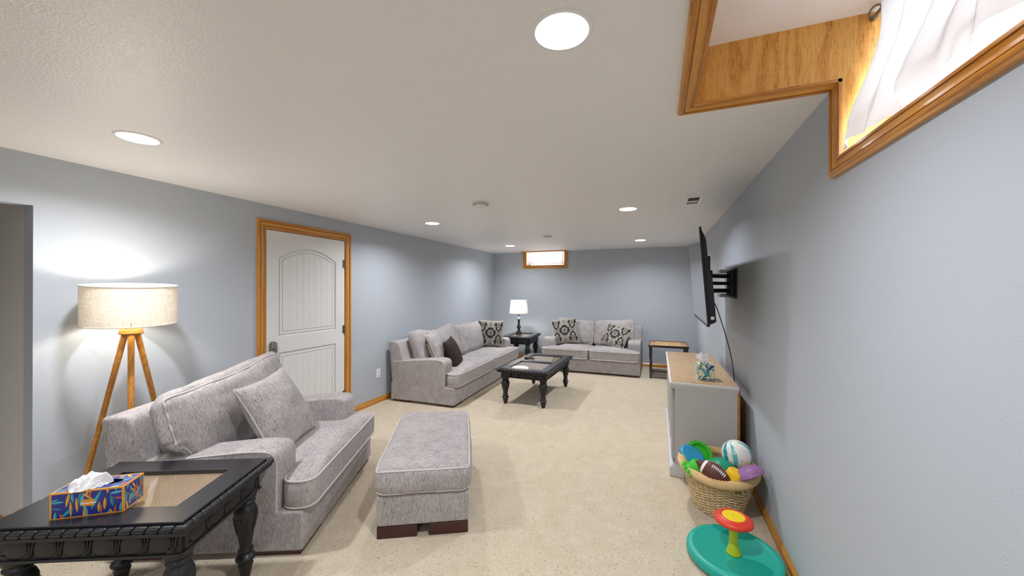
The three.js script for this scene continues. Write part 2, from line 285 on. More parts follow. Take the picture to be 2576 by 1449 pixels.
// light wells: veneered boards up to a white lid, oak casing on ceiling and wall, frame with a pane
function lightWell(win, n) {
  const right = n === 2, g = structGroup(`window_${n}`), T = 0.012;
  if (right) {
    const far = [[win.x0, H], [R - 0.013, H], [R - 0.013, H - 0.013], [R, H - 0.013], [R, win.y], [R + win.deep, win.y], [R + win.deep, WELL], [win.x0, WELL]];
    part('side_board', slab(far, [], T, [0, 0, win.z0 - T], [1, 0, 0], [0, 1, 0], [0, 0, 1]), M.veneer, g);
    part('side_board', slab(far, [], T, [0, 0, win.z1], [1, 0, 0], [0, 1, 0], [0, 0, 1]), M.veneer, g);
    part('end_board', sharp(win.x0 - T, win.x0, H, WELL, win.z0 - T, win.z1 + T), M.veneer, g);
    part('well_lid', sharp(win.x0 - T, R + win.deep, WELL, WELL + T, win.z0 - T, win.z1 + T), M.wellTop, g);
    part('sill', sharp(R - 0.002, R + win.deep, win.y - T, win.y, win.z0 - T, win.z1 + T), M.oak, g);
    const fx = R + win.deep - 0.03, f = [span(fx, fx + 0.03, win.y, win.y + 0.045, win.z0, win.z1), span(fx, fx + 0.03, WELL - 0.045, WELL, win.z0, win.z1), span(fx, fx + 0.03, win.y, WELL, win.z0, win.z0 + 0.045), span(fx, fx + 0.03, win.y, WELL, win.z1 - 0.045, win.z1), span(fx, fx + 0.03, win.y, WELL, (win.z0 + win.z1) / 2 - 0.025, (win.z0 + win.z1) / 2 + 0.025)];
    part('window_frame', merge(f), M.whiteGloss, g);
    for (const s of [0, 1]) { const a = win.z0 + 0.045 + s * (win.z1 - win.z0 - 0.045) / 2; part('pane', sharp(fx + 0.012, fx + 0.016, win.y + 0.045, WELL - 0.045, a - s * 0.02, a + (win.z1 - win.z0) / 2 - 0.07), M.glass, g); }
    const lx = R - win.x0, lz = win.z1 - win.z0, ly = H - win.y;
    part('ceiling_casing', basis(moulding(CASING, lx, 1, 0), [win.x0, H, win.z0], [1, 0, 0], [0, 0, -1], [0, -1, 0]), M.oak, g);
    part('ceiling_casing', basis(moulding(CASING, lx, 1, 0), [win.x0, H, win.z1], [1, 0, 0], [0, 0, 1], [0, -1, 0]), M.oak, g);
    part('ceiling_casing', basis(moulding(CASING, lz, 1, 1), [win.x0, H, win.z0], [0, 0, 1], [-1, 0, 0], [0, -1, 0]), M.oak, g);
    part('wall_casing', basis(moulding(CASING, ly, 1, 0), [R, win.y, win.z0], [0, 1, 0], [0, 0, -1], [-1, 0, 0]), M.oak, g);
    part('wall_casing', basis(moulding(CASING, ly, 1, 0), [R, win.y, win.z1], [0, 1, 0], [0, 0, 1], [-1, 0, 0]), M.oak, g);
    part('wall_casing', basis(moulding(CASING, lz, 1, 1), [R, win.y, win.z0], [0, 0, 1], [0, -1, 0], [-1, 0, 0]), M.oak, g);
  } else {
    const sideS = [[-win.z1, H], [-B, H], [-B, win.y], [-B + win.deep, win.y], [-B + win.deep, WELL], [-win.z1, WELL]];
    part('side_board', slab(sideS, [], T, [win.x0, 0, 0], [0, 0, -1], [0, 1, 0], [-1, 0, 0]), M.veneer, g);
    part('side_board', slab(sideS, [], T, [win.x1 + T, 0, 0], [0, 0, -1], [0, 1, 0], [-1, 0, 0]), M.veneer, g);
    part('end_board', sharp(win.x0 - T, win.x1 + T, H, WELL, win.z1, win.z1 + T), M.veneer, g);
    part('well_lid', sharp(win.x0 - T, win.x1 + T, WELL, WELL + T, B - win.deep, win.z1 + T), M.wellTop, g);
    part('sill', sharp(win.x0 - T, win.x1 + T, win.y - T, win.y, B - win.deep, B + 0.002), M.oak, g);
    const fz = B - win.deep, f = [span(win.x0, win.x1, win.y, win.y + 0.045, fz, fz + 0.03), span(win.x0, win.x1, WELL - 0.045, WELL, fz, fz + 0.03), span(win.x0, win.x0 + 0.045, win.y, WELL, fz, fz + 0.03), span(win.x1 - 0.045, win.x1, win.y, WELL, fz, fz + 0.03)];
    part('window_frame', merge(f), M.whiteGloss, g);
    part('pane', sharp(win.x0 + 0.045, win.x1 - 0.045, win.y + 0.045, WELL - 0.045, fz + 0.012, fz + 0.016), M.glass, g);
    const lx = win.x1 - win.x0, lz = win.z1 - B, ly = H - win.y;
    part('ceiling_casing', basis(moulding(CASING, lx, 1, 1), [win.x0, H, win.z1], [1, 0, 0], [0, 0, 1], [0, -1, 0]), M.oak, g);
    part('ceiling_casing', basis(moulding(CASING, lz, 0, 1), [win.x0, H, B], [0, 0, 1], [-1, 0, 0], [0, -1, 0]), M.oak, g);
    part('ceiling_casing', basis(moulding(CASING, lz, 0, 1), [win.x1, H, B], [0, 0, 1], [1, 0, 0], [0, -1, 0]), M.oak, g);
    part('wall_casing', basis(moulding(CASING, ly, 1, 0), [win.x0, win.y, B], [0, 1, 0], [-1, 0, 0], [0, 0, 1]), M.oak, g);
    part('wall_casing', basis(moulding(CASING, ly, 1, 0), [win.x1, win.y, B], [0, 1, 0], [1, 0, 0], [0, 0, 1]), M.oak, g);
    part('wall_casing', basis(moulding(CASING, lx, 1, 1), [win.x0, win.y, B], [1, 0, 0], [0, -1, 0], [0, 0, 1]), M.oak, g);
  }
}
lightWell(W1, 1); lightWell(W2, 2);

{ // door_1: oak jamb and casing, moulded slab of two planked panels, keypad lock, hinges
  const g = structGroup('door_1'), c = scaled(CASING, 0.08 / 0.07), w = DOOR.z1 - DOOR.z0;
  part('casing', basis(moulding(c, DOOR.y, 0, 1), [L, 0, DOOR.z0], [0, 1, 0], [0, 0, -1], [1, 0, 0]), M.oak, g);
  part('casing', basis(moulding(c, DOOR.y, 0, 1), [L, 0, DOOR.z1], [0, 1, 0], [0, 0, 1], [1, 0, 0]), M.oak, g);
  part('casing', basis(moulding(c, w, 1, 1), [L, DOOR.y, DOOR.z0], [0, 0, 1], [0, 1, 0], [1, 0, 0]), M.oak, g);
  const jamb = [[DOOR.z0, 0], [DOOR.z0 + 0.008, 0], [DOOR.z0 + 0.008, DOOR.y - 0.008], [DOOR.z1 - 0.008, DOOR.y - 0.008], [DOOR.z1 - 0.008, 0], [DOOR.z1, 0], [DOOR.z1, DOOR.y], [DOOR.z0, DOOR.y]];
  part('jamb', slab(jamb.map(([z, y]) => [-z, y]), [], 0.118, [L, 0, 0], [0, 0, -1], [0, 1, 0], [-1, 0, 0]), M.oak, g);
  // slab: local a runs from the lock side (z1) to the hinge side, b up
  const S0 = 2.401, S1 = 3.335, top = 2.05, bot = 0.012, face = L + 0.004, st = 0.125;
  const leaf = new THREE.Group(); leaf.name = 'door_leaf'; g.add(leaf);
  part('core', sharp(face - 0.044, face - 0.013, bot, top, -S1, -S0), M.doorPaint, leaf);
  const a0 = S0 + st, a1 = S1 - st, up0 = 1.03, upS = 1.70, rise = 0.115, lo0 = 0.24, lo1 = 0.87;
  const arch = (q0, q1, y0, ys, h, inset) => { const s = new THREE.Path(); const p = [[q0, y0], [q1, y0], [q1, ys]]; for (let i = 1; i < 24; i++) { const t = i / 24, x = q1 + (q0 - q1) * t, k = (t - 0.5) * 2; p.push([x, ys + h * (1 - k * k)]); } p.push([q0, ys]); return p; };
  const frameG = slab(rect(S0, S1, bot, top), [arch(a0, a1, up0, upS + 0.09, rise).reverse(), rect(a0, a1, lo0, lo1).reverse()], 0.009, [face - 0.013 + 0.0, 0, 0], [0, 0, -1], [0, 1, 0], [1, 0, 0], 0.003);
  part('stile_and_rail_frame', frameG, M.doorPaint, leaf);
  // inner raised rim round each panel
  const rim = (outer, inner) => slab(outer, [inner.slice().reverse()], 0.0045, [face - 0.013, 0, 0], [0, 0, -1], [0, 1, 0], [1, 0, 0], 0.002);
  part('panel_rim', rim(arch(a0 + 0.016, a1 - 0.016, up0 + 0.016, upS + 0.09, rise - 0.016), arch(a0 + 0.04, a1 - 0.04, up0 + 0.04, upS + 0.075, rise - 0.022)), M.doorPaint, leaf);
  part('panel_rim', rim(rect(a0 + 0.016, a1 - 0.016, lo0 + 0.016, lo1 - 0.016), rect(a0 + 0.04, a1 - 0.04, lo0 + 0.04, lo1 - 0.04)), M.doorPaint, leaf);
  const n = 8, q0 = a0 + 0.045, q1 = a1 - 0.045, ws = (q1 - q0) / n;
  for (let i = 0; i < n; i++) {
    const x0 = q0 + i * ws + 0.0006, x1 = q0 + (i + 1) * ws - 0.0006, yA = (x) => { const k = (x - (q0 + q1) / 2) / ((q1 - q0) / 2); return upS + 0.07 + (rise - 0.026) * (1 - k * k); };
    const p = [[x0, up0 + 0.045], [x1, up0 + 0.045]]; for (let j = 0; j <= 4; j++) { const x = x1 + (x0 - x1) * j / 4; p.push([x, yA(x)]); }
    part('panel_board', slab(p, [], 0.006, [face - 0.013, 0, 0], [0, 0, -1], [0, 1, 0], [1, 0, 0], 0.0015), M.doorPaint, leaf);
    part('panel_board', slab(rect(x0, x1, lo0 + 0.045, lo1 - 0.045), [], 0.006, [face - 0.013, 0, 0], [0, 0, -1], [0, 1, 0], [1, 0, 0], 0.0015), M.doorPaint, leaf);
  }
  for (const y of [1.783, 1.02, 0.26]) {
    const h = merge([cyl(0.007, 0.007, 0.09, face + 0.004, y, -S1 + 0.001, 12), cyl(0.0085, 0.0085, 0.008, face + 0.004, y + 0.047, -S1 + 0.001, 12), cyl(0.0085, 0.0085, 0.008, face + 0.004, y - 0.047, -S1 + 0.001, 12), sharp(face - 0.002, face + 0.002, y - 0.044, y + 0.044, -S1 + 0.002, -S1 + 0.03)]);
    part('hinge', h, M.nickel, g);
  }
  const lock = new THREE.Group(); lock.name = 'keypad_lock'; leaf.add(lock);
  const plateP = []; for (let i = 0; i <= 16; i++) { const t = i / 16 * Math.PI; plateP.push([2.462 + 0.033 * Math.cos(t), 0.965 + 0.026 * Math.sin(t)]); } for (let i = 0; i <= 16; i++) { const t = Math.PI + i / 16 * Math.PI; plateP.push([2.462 + 0.033 * Math.cos(t), 0.905 + 0.033 * Math.sin(t)]); }
  const lockParts = [slab(plateP, [], 0.02, [face, 0, 0], [0, 0, -1], [0, 1, 0], [1, 0, 0], 0.004)];
  part('keypad_lock', merge(lockParts), M.pewter, leaf);
  leaf.remove(lock);
  const keys = []; for (const [ka, kb] of [[-0.015, 0.975], [0.0, 0.985], [0.015, 0.975], [-0.019, 0.955], [0, 0.96], [0.019, 0.955], [-0.012, 0.938], [0.012, 0.938]]) keys.push(basis(cyl(0.0068, 0.0068, 0.004, 0, 0, 0, 12), [face + 0.0255, kb, -(2.462 + ka)], [0, 1, 0], [1, 0, 0], [0, 0, -1]));
  part('keypad_buttons', merge(keys), M.silver, leaf);
  part('lock_cylinder', merge([basis(cyl(0.021, 0.023, 0.02, 0, 0, 0, 24), [face + 0.028, 0.897, -2.462], [0, 1, 0], [1, 0, 0], [0, 0, -1]), sharp(face + 0.036, face + 0.0395, 0.889, 0.905, -2.464, -2.46)]), M.nickel, leaf);
}

// ---------------------------------------------------------------- ceiling fittings
const LIGHT_LABELS = ['nearest recessed downlight, large bright disc beside the wood-trimmed ceiling well', 'recessed downlight above the tripod floor lamp', 'recessed downlight over the near end of the sofa, left of the larger smoke detector', 'recessed downlight closest to the ceiling air vent', 'recessed downlight above the small oak-topped side table', 'recessed downlight just left of the small back window', 'recessed downlight behind the viewer on the right', 'recessed downlight behind the viewer on the left'];
LIGHTS.forEach(([x, z], i) => {
  const o = thing('recessed_light', LIGHT_LABELS[i], 'ceiling light', [x, H, z], 0, 'recessed ceiling downlights');
  part('trim_ring', lathe([[0.079, 0.0], [0.0795, -0.004], [0.084, -0.006], [0.092, -0.0045], [0.0955, -0.0005], [0.0955, 0.0005], [0.084, 0.001]], 48), M.whiteGloss, o);
  part('baffle', lathe([[0.064, 0.036], [0.066, 0.030], [0.0795, -0.003], [0.0835, -0.001], [0.085, 0.04], [0.0, 0.044]], 48), M.whiteGloss, o);
  part('lens', lathe([[0, 0.0285], [0.05, 0.0285], [0.065, 0.031], [0.065, 0.037], [0, 0.037]], 48), M.lens, o);
  const l = new THREE.RectAreaLight(LED, DOWNLIGHT, 0.105, 0.105); l.name = 'downlight_glow'; l.position.set(0, 0.026, 0); o.add(l); l.rotation.x = -Math.PI / 2;
});
function smokeDetector(x, z, r, h, label) {
  const o = thing('smoke_detector', label, 'smoke detector', [x, H, z]);
  part('base_plate', lathe([[0, 0], [r, 0], [r, -0.006], [r * 0.96, -0.011], [r * 0.86, -0.012], [0, -0.012]], 40), M.white, o);
  part('housing', lathe([[0, -0.012], [r * 0.82, -0.012], [r * 0.84, -0.016], [r * 0.89, -0.018], [r * 0.89, -h * 0.8], [r * 0.8, -h], [0, -h - 0.002]], 40), M.white, o);
  const s = []; for (let i = 0; i < 20; i++) { const a = i / 20 * 2 * Math.PI; s.push(sharp(-0.001, 0.001, -h * 0.62, -h * 0.42, 0, 0.007).translate(0, 0, r * 0.885).rotateY(a)); }
  part('sensor_slots', merge(s), M.slotGrey, o);
  part('test_button', lathe([[0, -h], [r * 0.18, -h], [r * 0.18, -h - 0.003], [0, -h - 0.004]], 20).translate(r * 0.3, 0, r * 0.35), M.white, o);
  part('indicator_light', cyl(0.003, 0.003, 0.003, -r * 0.35, -h - 0.001, r * 0.4, 10), M.darkHole, o);
}
smokeDetector(-1.524, -3.09, 0.074, 0.042, 'larger round white smoke detector on the ceiling, between the sofa and vent downlights');
smokeDetector(-1.541, -5.4, 0.066, 0.02, 'smaller flat smoke detector on the ceiling in front of the back window');
{ // ceiling register
  const o = thing('air_vent', 'white rectangular ceiling air register above the television', 'air vent', [0.295, H, -3.69]);
  part('frame', slab(rect(-0.072, 0.072, -0.185, 0.185), [rect(-0.045, 0.045, -0.135, 0.135).reverse()], 0.006, [0, -0.006, 0], [1, 0, 0], [0, 0, -1], [0, 1, 0], 0.002), M.whiteGloss, o);
  for (let i = 0; i < 9; i++) { const near = i < 6; part('louvre', basis(rbox(0.09, 0.0025, 0.026, 0, 0, 0, 0.001), [0, 0.012, 0.12 - i * 0.03], [1, 0, 0], [0, Math.cos((near ? 62 : -20) * deg), Math.sin((near ? 62 : -20) * deg)], [0, -Math.sin((near ? 62 : -20) * deg), Math.cos((near ? 62 : -20) * deg)]), near ? M.ventMetal : M.white, o); }
  part('duct', merge([sharp(-0.05, 0.05, 0.09, 0.095, -0.14, 0.14), sharp(-0.05, -0.046, 0.0, 0.095, -0.14, 0.14), sharp(0.046, 0.05, 0.0, 0.095, -0.14, 0.14), sharp(-0.05, 0.05, 0, 0.095, -0.14, -0.136), sharp(-0.05, 0.05, 0, 0.095, 0.136, 0.14)]), M.ventDuct, o);
  part('damper_lever', rbox(0.006, 0.012, 0.02, 0, -0.01, -0.155, 0.002), M.white, o);
}
{ // wall outlet
  const o = thing('wall_outlet', 'white outlet plate low on the left wall beside the long sofa', 'outlet', [L, 0.383, -3.905]);
  part('cover_plate', rbox(0.006, 0.116, 0.072, 0.003, 0, 0, 0.0025), M.whiteGloss, o);
  for (const y of [-0.024, 0.024]) { const s = part('socket', rbox(0.004, 0.034, 0.034, 0.0065, y, 0, 0.0018), M.white, o); part('slots', merge([sharp(0.0085, 0.009, y - 0.004, y + 0.007, -0.008, -0.006), sharp(0.0085, 0.009, y - 0.004, y + 0.007, 0.006, 0.008), sharp(0.0085, 0.009, y - 0.011, y - 0.007, -0.002, 0.002)]), M.darkHole, s); }
}

// ---------------------------------------------------------------- curtains
{ // sheer over the near window: hangs from a rod, its hem rests crumpled on the sill
  const rodO = thing('curtain_rod', 'thin metal tension rod under the lid of the near window', 'curtain rod', [0, 0, 0]);
  part('rod', rod(V(0.738, 2.485, W2.z0), V(0.738, 2.485, W2.z1), 0.006), M.nickel, rodO);
  for (const z of [W2.z0 + 0.006, W2.z1 - 0.006]) part('end_cap', rod(V(0.738, 2.485, z - 0.006), V(0.738, 2.485, z + 0.006), 0.011), M.nickel, rodO);
  const nu = 220, nv = 36, pos = [], uv = [], idx = [], z0 = W2.z0 + 0.022, z1 = W2.z1 - 0.02, hn = lattice(16, 4, 301), sn = lattice(30, 6, 302);
  const surf = (u, t) => {                               // t: 0 top, 1 hem
    const ph = u * 13.5 + 0.25 * Math.sin(u * 9), f = Math.sin(ph * Math.PI + 0.6), f2 = Math.sin(ph * Math.PI * 0.5 + 1.1);
    const e = step(0, 1, t), hem = hn(u * 0.7, 0.3);
    let x = 0.738 + f * 0.016 * (1 - 0.55 * t) + f2 * 0.008 * t, z = z0 + u * (z1 - z0) + 0.012 * Math.cos(ph * Math.PI) * (1 - t) + 0.03 * t * (hn(u, 0.6) - 0.5);
    const fall = 0.082 + 0.022 * (hem - 0.5) * 2 * step(0.02, 0.14, u);
    x -= (0.028 + fall) * Math.pow(e, 1.5) + 0.012 * (sn(u, t * 0.8) - 0.5) * t;
    let y = 2.502 - t * (0.498 - 0.026 * hem * step(0.03, 0.2, u) - 0.012 * (sn(u, 0.1) - 0.5));
    if (t > 0.86) { const k = (t - 0.86) / 0.14; x += 0.02 * Math.sin(k * Math.PI * 0.9) * (sn(u * 0.8, 0.5) - 0.35); }
    return [x, Math.max(y, 1.999), Math.max(z, W2.z0 + 0.005 + 0.006 * t)];
  };
  for (let j = 0; j <= nv; j++) for (let i = 0; i <= nu; i++) { const u = i / nu, t = j / nv; pos.push(...surf(u, t)); uv.push(u, t); }
  for (let j = 0; j < nv; j++) for (let i = 0; i < nu; i++) { const a = j * (nu + 1) + i, b = a + 1, c = a + nu + 1, d = c + 1; idx.push(a, c, b, b, c, d); }
  const g = new THREE.BufferGeometry(); g.setAttribute('position', new THREE.Float32BufferAttribute(pos, 3)); g.setAttribute('uv', new THREE.Float32BufferAttribute(uv, 2)); g.setIndex(idx); g.computeVertexNormals();
  const c = thing('sheer_curtain', 'white sheer curtain on metal rings draped over the large near window sill', 'curtain');
  part('cloth', g, M.sheer, c);
  for (let i = 0; i < 7; i++) { const u = 0.06 + i * 0.145, s = surf(u, 0.05); part('ring', new THREE.TorusGeometry(0.018, 0.0028, 10, 28).rotateY(-0.95 + (i % 2) * 1.6).translate(s[0] - 0.017, 2.472, s[2]), M.nickel, c); }
}
{ // cloth over the small back window
  const nu = 90, nv = 16, pos = [], uv = [], idx = [], hn = lattice(9, 4, 311);
  for (let j = 0; j <= nv; j++) for (let i = 0; i <= nu; i++) { const u = i / nu, t = j / nv; pos.push(W1.x0 + 0.015 + u * (W1.x1 - W1.x0 - 0.03), 2.5 - t * (0.494 - 0.012 * hn(u, 0.2)), B - 0.05 + 0.012 * Math.sin(u * 26 + 0.8 * Math.sin(u * 7)) * (1 - 0.4 * t) + 0.02 * t * (hn(u, 0.5) - 0.3)); uv.push(u, t); }
  for (let j = 0; j < nv; j++) for (let i = 0; i < nu; i++) { const a = j * (nu + 1) + i, b = a + 1, c = a + nu + 1, d = c + 1; idx.push(a, c, b, b, c, d); }
  const g = new THREE.BufferGeometry(); g.setAttribute('position', new THREE.Float32BufferAttribute(pos, 3)); g.setAttribute('uv', new THREE.Float32BufferAttribute(uv, 2)); g.setIndex(idx); g.computeVertexNormals();
  const c = thing('sheer_curtain', 'short white curtain covering the small window in the back wall', 'curtain');
  part('cloth', g, M.sheer, c);
  part('rod', rod(V(W1.x0, 2.497, B - 0.05), V(W1.x1, 2.497, B - 0.05), 0.005), M.nickel, c);
}

// ---------------------------------------------------------------- upholstery
// a soft box: rounded, puffed, finer towards its edges; deform(p, n) may move points; returns {geometry, loop(z)} for piping
function softBox(w, h, d, o = {}) {
  const r = o.r ?? 0.04, [px, py, pz] = o.puff ?? [0.01, 0.02, 0.03], n = o.seg ?? [22, 14, 10], hw = w / 2, hh = h / 2, hd = d / 2;
  const ns = lattice(13, 13, o.seed ?? 7), ns2 = lattice(31, 31, (o.seed ?? 7) + 1), amp = o.amp ?? 0.004;
  const map = (cx, cy, cz) => {                          // cube point -1..1
    const p = V(cx * hw, cy * hh, cz * hd), inner = V(clamp(p.x, -(hw - r), hw - r), clamp(p.y, -(hh - r), hh - r), clamp(p.z, -(hd - r), hd - r)), dir = V().subVectors(p, inner);
    if (dir.lengthSq() > 1e-12) { dir.normalize(); p.copy(inner).addScaledVector(dir, r); }
    const kx = 1 - cx * cx, ky = 1 - cy * cy, kz = 1 - cz * cz;
    p.x += Math.sign(cx) * px * ky * kz * Math.abs(cx) ** 3; p.y += Math.sign(cy) * py * kx * kz * Math.abs(cy) ** 3; p.z += Math.sign(cz) * pz * Math.pow(kx * ky, 0.8) * Math.abs(cz) ** 3;
    const q = (ns(cx * 0.31 + cz * 0.17 + 0.5, cy * 0.29 + cz * 0.11 + 0.5) - 0.5) * 2 + (ns2(cx * 0.33 + 0.4, cy * 0.3 + cz * 0.2 + 0.4) - 0.5) * 0.8;
    p.addScaledVector(dir.lengthSq() > 0.5 ? dir : V(0, 0, Math.sign(cz)), amp * q);
    if (o.deform) o.deform(p, cx, cy, cz);
    return p;
  };
  const e = (t) => t * (1.5 - 0.5 * t * t);
  const g0 = new THREE.BoxGeometry(2, 2, 2, ...n); g0.deleteAttribute('uv'); g0.deleteAttribute('normal');
  const g = mergeVertices(g0, 1e-4), a = g.attributes.position;
  for (let i = 0; i < a.count; i++) { const p = map(e(a.getX(i)), e(a.getY(i)), e(a.getZ(i))); a.setXYZ(i, p.x, p.y, p.z); }
  g.computeVertexNormals();
  const loop = (axis, c, pr = 0.0062) => {               // piping along the rim at cube coordinate c of an axis
    const pts = [], N = 18;
    for (let s = 0; s < 4; s++) for (let i = 0; i < N; i++) {
      const t = e(-1 + 2 * i / N), u = [t, 1, -t, -1][s], v = [-1, t, 1, -t][s];
      const p = axis === 'z' ? map(u, v, c) : axis === 'y' ? map(u, c, v) : map(c, u, v); pts.push(p);
    }
    return tube(pts, pr, true, 150, 6);
  };
  return { geo: uvBox(g, o.swapTop), loop, map };
}
// round the corners of a closed outline and sample it finely
function rounded(pts, radii, stepLen = 0.02) {
  const out = [], n = pts.length;
  for (let i = 0; i < n; i++) {
    const p = new THREE.Vector2(...pts[i]), a = new THREE.Vector2(...pts[(i + n - 1) % n]), b = new THREE.Vector2(...pts[(i + 1) % n]), r = Array.isArray(radii) ? radii[i] : radii;
    const da = a.clone().sub(p), db = b.clone().sub(p), ra = Math.min(r, da.length() * 0.48), rb = Math.min(r, db.length() * 0.48), rr = Math.min(ra, rb);
    const p0 = p.clone().addScaledVector(da.normalize(), rr), p1 = p.clone().addScaledVector(db.normalize(), rr);
    for (let k = 0; k <= 7; k++) { const t = k / 7; out.push(p0.clone().multiplyScalar((1 - t) ** 2).addScaledVector(p, 2 * t * (1 - t)).addScaledVector(p1, t * t)); }
  }
  const dense = [];
  for (let i = 0; i < out.length; i++) { const a = out[i], b = out[(i + 1) % out.length], m = Math.max(1, Math.round(a.distanceTo(b) / stepLen)); for (let k = 0; k < m; k++) dense.push(a.clone().lerp(b, k / m)); }
  return dense;
}
// a seat cushion from its plan outline (x, z), lofted about a centre that sees the whole outline
function seatCushion(outline, cx, cz, y0, h, crown, seed) {
  const pts = rounded(outline, 0.085), n = pts.length, ns = lattice(11, 11, seed), pos = [], idx = [];
  const rings = [[0, 0], [0.6, 0], [0.93, 0], [0.975, 0.03], [0.994, 0.12], [1.004, 0.3], [1.008, 0.5], [1.004, 0.7], [0.996, 0.86], [0.982, 0.95], [0.955, 1.0], [0.9, null], [0.78, null], [0.62, null], [0.44, null], [0.24, null], [0, null]];
  const at = (s, f, p) => {
    const x = cx + (p.x - cx) * s, z = cz + (p.y - cz) * s;
    const y = f === null ? h + crown * (1 - ((s) / 0.955) ** 2) ** 0.85 + 0.006 * (ns(x * 0.9 + 3, z * 0.9 + 3) - 0.5) * 2 : f * h + 0.003 * (ns(x + 2, z + f) - 0.5);
    return [x, y0 + y, z];
  };
  for (const [s, f] of rings) for (const p of pts) pos.push(...at(s, f, p));
  for (let k = 0; k < rings.length - 1; k++) for (let i = 0; i < n; i++) { const a = k * n + i, b = k * n + (i + 1) % n, c = a + n, d = b + n; idx.push(a, b, c, b, d, c); }
  let g = new THREE.BufferGeometry(); g.setAttribute('position', new THREE.Float32BufferAttribute(pos, 3)); g.setIndex(idx); g = mergeVertices(g, 1e-5); g.computeVertexNormals();
  // orientation check: the top must face up
  const area = THREE.ShapeUtils.area(pts); if (area > 0) { const ix = g.index.array; for (let i = 0; i < ix.length; i += 3) { const t = ix[i]; ix[i] = ix[i + 1]; ix[i + 1] = t; } g.computeVertexNormals(); }
  const pipe = (s, f, dy = 0) => tube(pts.filter((_, i) => i % 2 === 0).map((p) => { const q = at(s, f, p); return V(q[0], q[1] + dy, q[2]); }), 0.0065, true, n, 6);
  return { geo: uvBox(g), top: pipe(0.991, 0.95), bottom: pipe(0.99, 0.06) };
}
function sofa(name, label, category, W, D, n, origin, turn, backDef) {
  const t = thing(name, label, category, origin, turn), hw = W / 2, AW = 0.205, FY = 0.027;
  // base with a plain skirt
  part('base', rbox(W - 0.006, 0.25 - FY, D - 0.02, 0, (0.25 + FY) / 2, -D / 2 - 0.005, 0.014, 3), M.fabric, t);
  // arms: low, sloping up to a rounded front
  const prof = [[-D + 0.02, 0.235], [-0.15, 0.235], [-0.15, 0.585], [-0.3, 0.592], [-D + 0.02, 0.53]], r = rounded(prof, [0.01, 0.01, 0.11, 0.14, 0.03], 0.03);
  for (const s of [-1, 1]) {
    const g = new THREE.ExtrudeGeometry(new THREE.Shape(r), { depth: AW - 0.03, bevelEnabled: true, bevelThickness: 0.015, bevelSize: 0.012, bevelOffset: -0.012, bevelSegments: 3 });
    // extrude runs along local x: shape (z, y)
    basis(g, [s > 0 ? hw - AW + 0.012 : -hw + AW - 0.012 , 0, 0], [0, 0, 1], [0, 1, 0], [s, 0, 0]);
    const a = part('arm', uvBox(toCreasedNormals(g, 0.9)), M.fabric, t);
    const edge = (x, k) => tube(r.filter((p) => p.y > 0.24 && (p.x > -0.6 || p.y > 0.5)).map((p) => V(x, p.y - k * 0.008, p.x - k * 0.008)), 0.006, false, 80, 6);
    part('piping', merge([edge(s * (hw - 0.008), 1), edge(s * (hw - AW + 0.006), 1)]), M.piping, a);
  }
  // back frame, leaning slightly
  const bp = rounded([[-D + 0.02, 0.235], [-D + 0.3, 0.235], [-D + 0.115, 0.79], [-D - 0.04, 0.79]], [0.01, 0.01, 0.05, 0.035], 0.04);
  const bg = new THREE.ExtrudeGeometry(new THREE.Shape(bp), { depth: W - 0.05, bevelEnabled: true, bevelThickness: 0.015, bevelSize: 0.015, bevelOffset: -0.015, bevelSegments: 3 });
  basis(bg, [-hw + 0.025, 0, 0], [0, 0, 1], [0, 1, 0], [1, 0, 0]);
  part('back_frame', uvBox(toCreasedNormals(bg, 0.9)), M.fabric, t);
  // seat cushions with ears that run before the arms
  const iw = (W - 2 * AW) / n, zf = 0.035, ze = -0.145, zb = -D + 0.27;
  for (let i = 0; i < n; i++) {
    const first = i === 0, last = i === n - 1, x0 = -hw + AW + i * iw + 0.004, x1 = x0 + iw - 0.008, e0 = first ? -hw + 0.008 : x0, e1 = last ? hw - 0.008 : x1;
    const o = [[e0, zf], [e1, zf]]; if (last) o.push([e1, ze], [x1, ze]); o.push([x1, zb], [x0, zb]); if (first) o.push([x0, ze], [e0, ze]);
    const c = seatCushion(o, (x0 + x1) / 2, zf - 0.09, 0.252, 0.165, 0.052, 400 + i + n * 10);
    const m = part('seat_cushion', c.geo, M.fabric, t); part('piping', c.top, M.piping, m); part('piping', c.bottom, M.piping, m);
  }
  // loose back cushions
  const bw = (W - 2 * AW + (n === 1 ? 0.37 : 0.12)) / n, bx0 = -bw * n / 2 - (n === 1 ? 0.07 : 0);
  for (let i = 0; i < n; i++) {
    const d = backDef[i] ?? {}, c = softBox(bw - 0.012, 0.5, 0.2, { r: 0.07, puff: [0.02, 0.016, 0.06], amp: 0.008, seed: 500 + i + n * 7, seg: [30, 18, 12], deform: (p, cx, cy, cz) => { const up = step(-0.4, 1, cy); p.y -= (d.sag ?? 0.03) * (1 - cx * cx) * up; p.y += (d.tilt ?? 0) * cx * up + (d.l ?? 0) * step(0.1, -1, cx) * up + (d.r ?? 0) * step(-0.1, 1, cx) * up; p.z += -0.02 * cx * cx * up; if (n === 1) { const k = step(0.55, 1, Math.abs(cx)); p.y += 0.15 * step(0.74, 0.9, Math.abs(cx)) * step(0.1, -0.9, cy); p.z = p.z * (1 - 0.55 * k) + 0.05 * k + 0.003 * k * Math.sin(cy * 21 + 4 * cz); } } });
    const m = part('back_cushion', c.geo, M.fabric, t); part('piping', c.loop('z', 0.93), M.piping, m); part('piping', c.loop('z', -0.93), M.piping, m);
    m.position.set(bx0 + bw * (i + 0.5), 0.655 + (d.y ?? 0), -D + 0.295); m.rotation.set(-14 * deg, (d.yaw ?? 0), (d.roll ?? 0));
  }
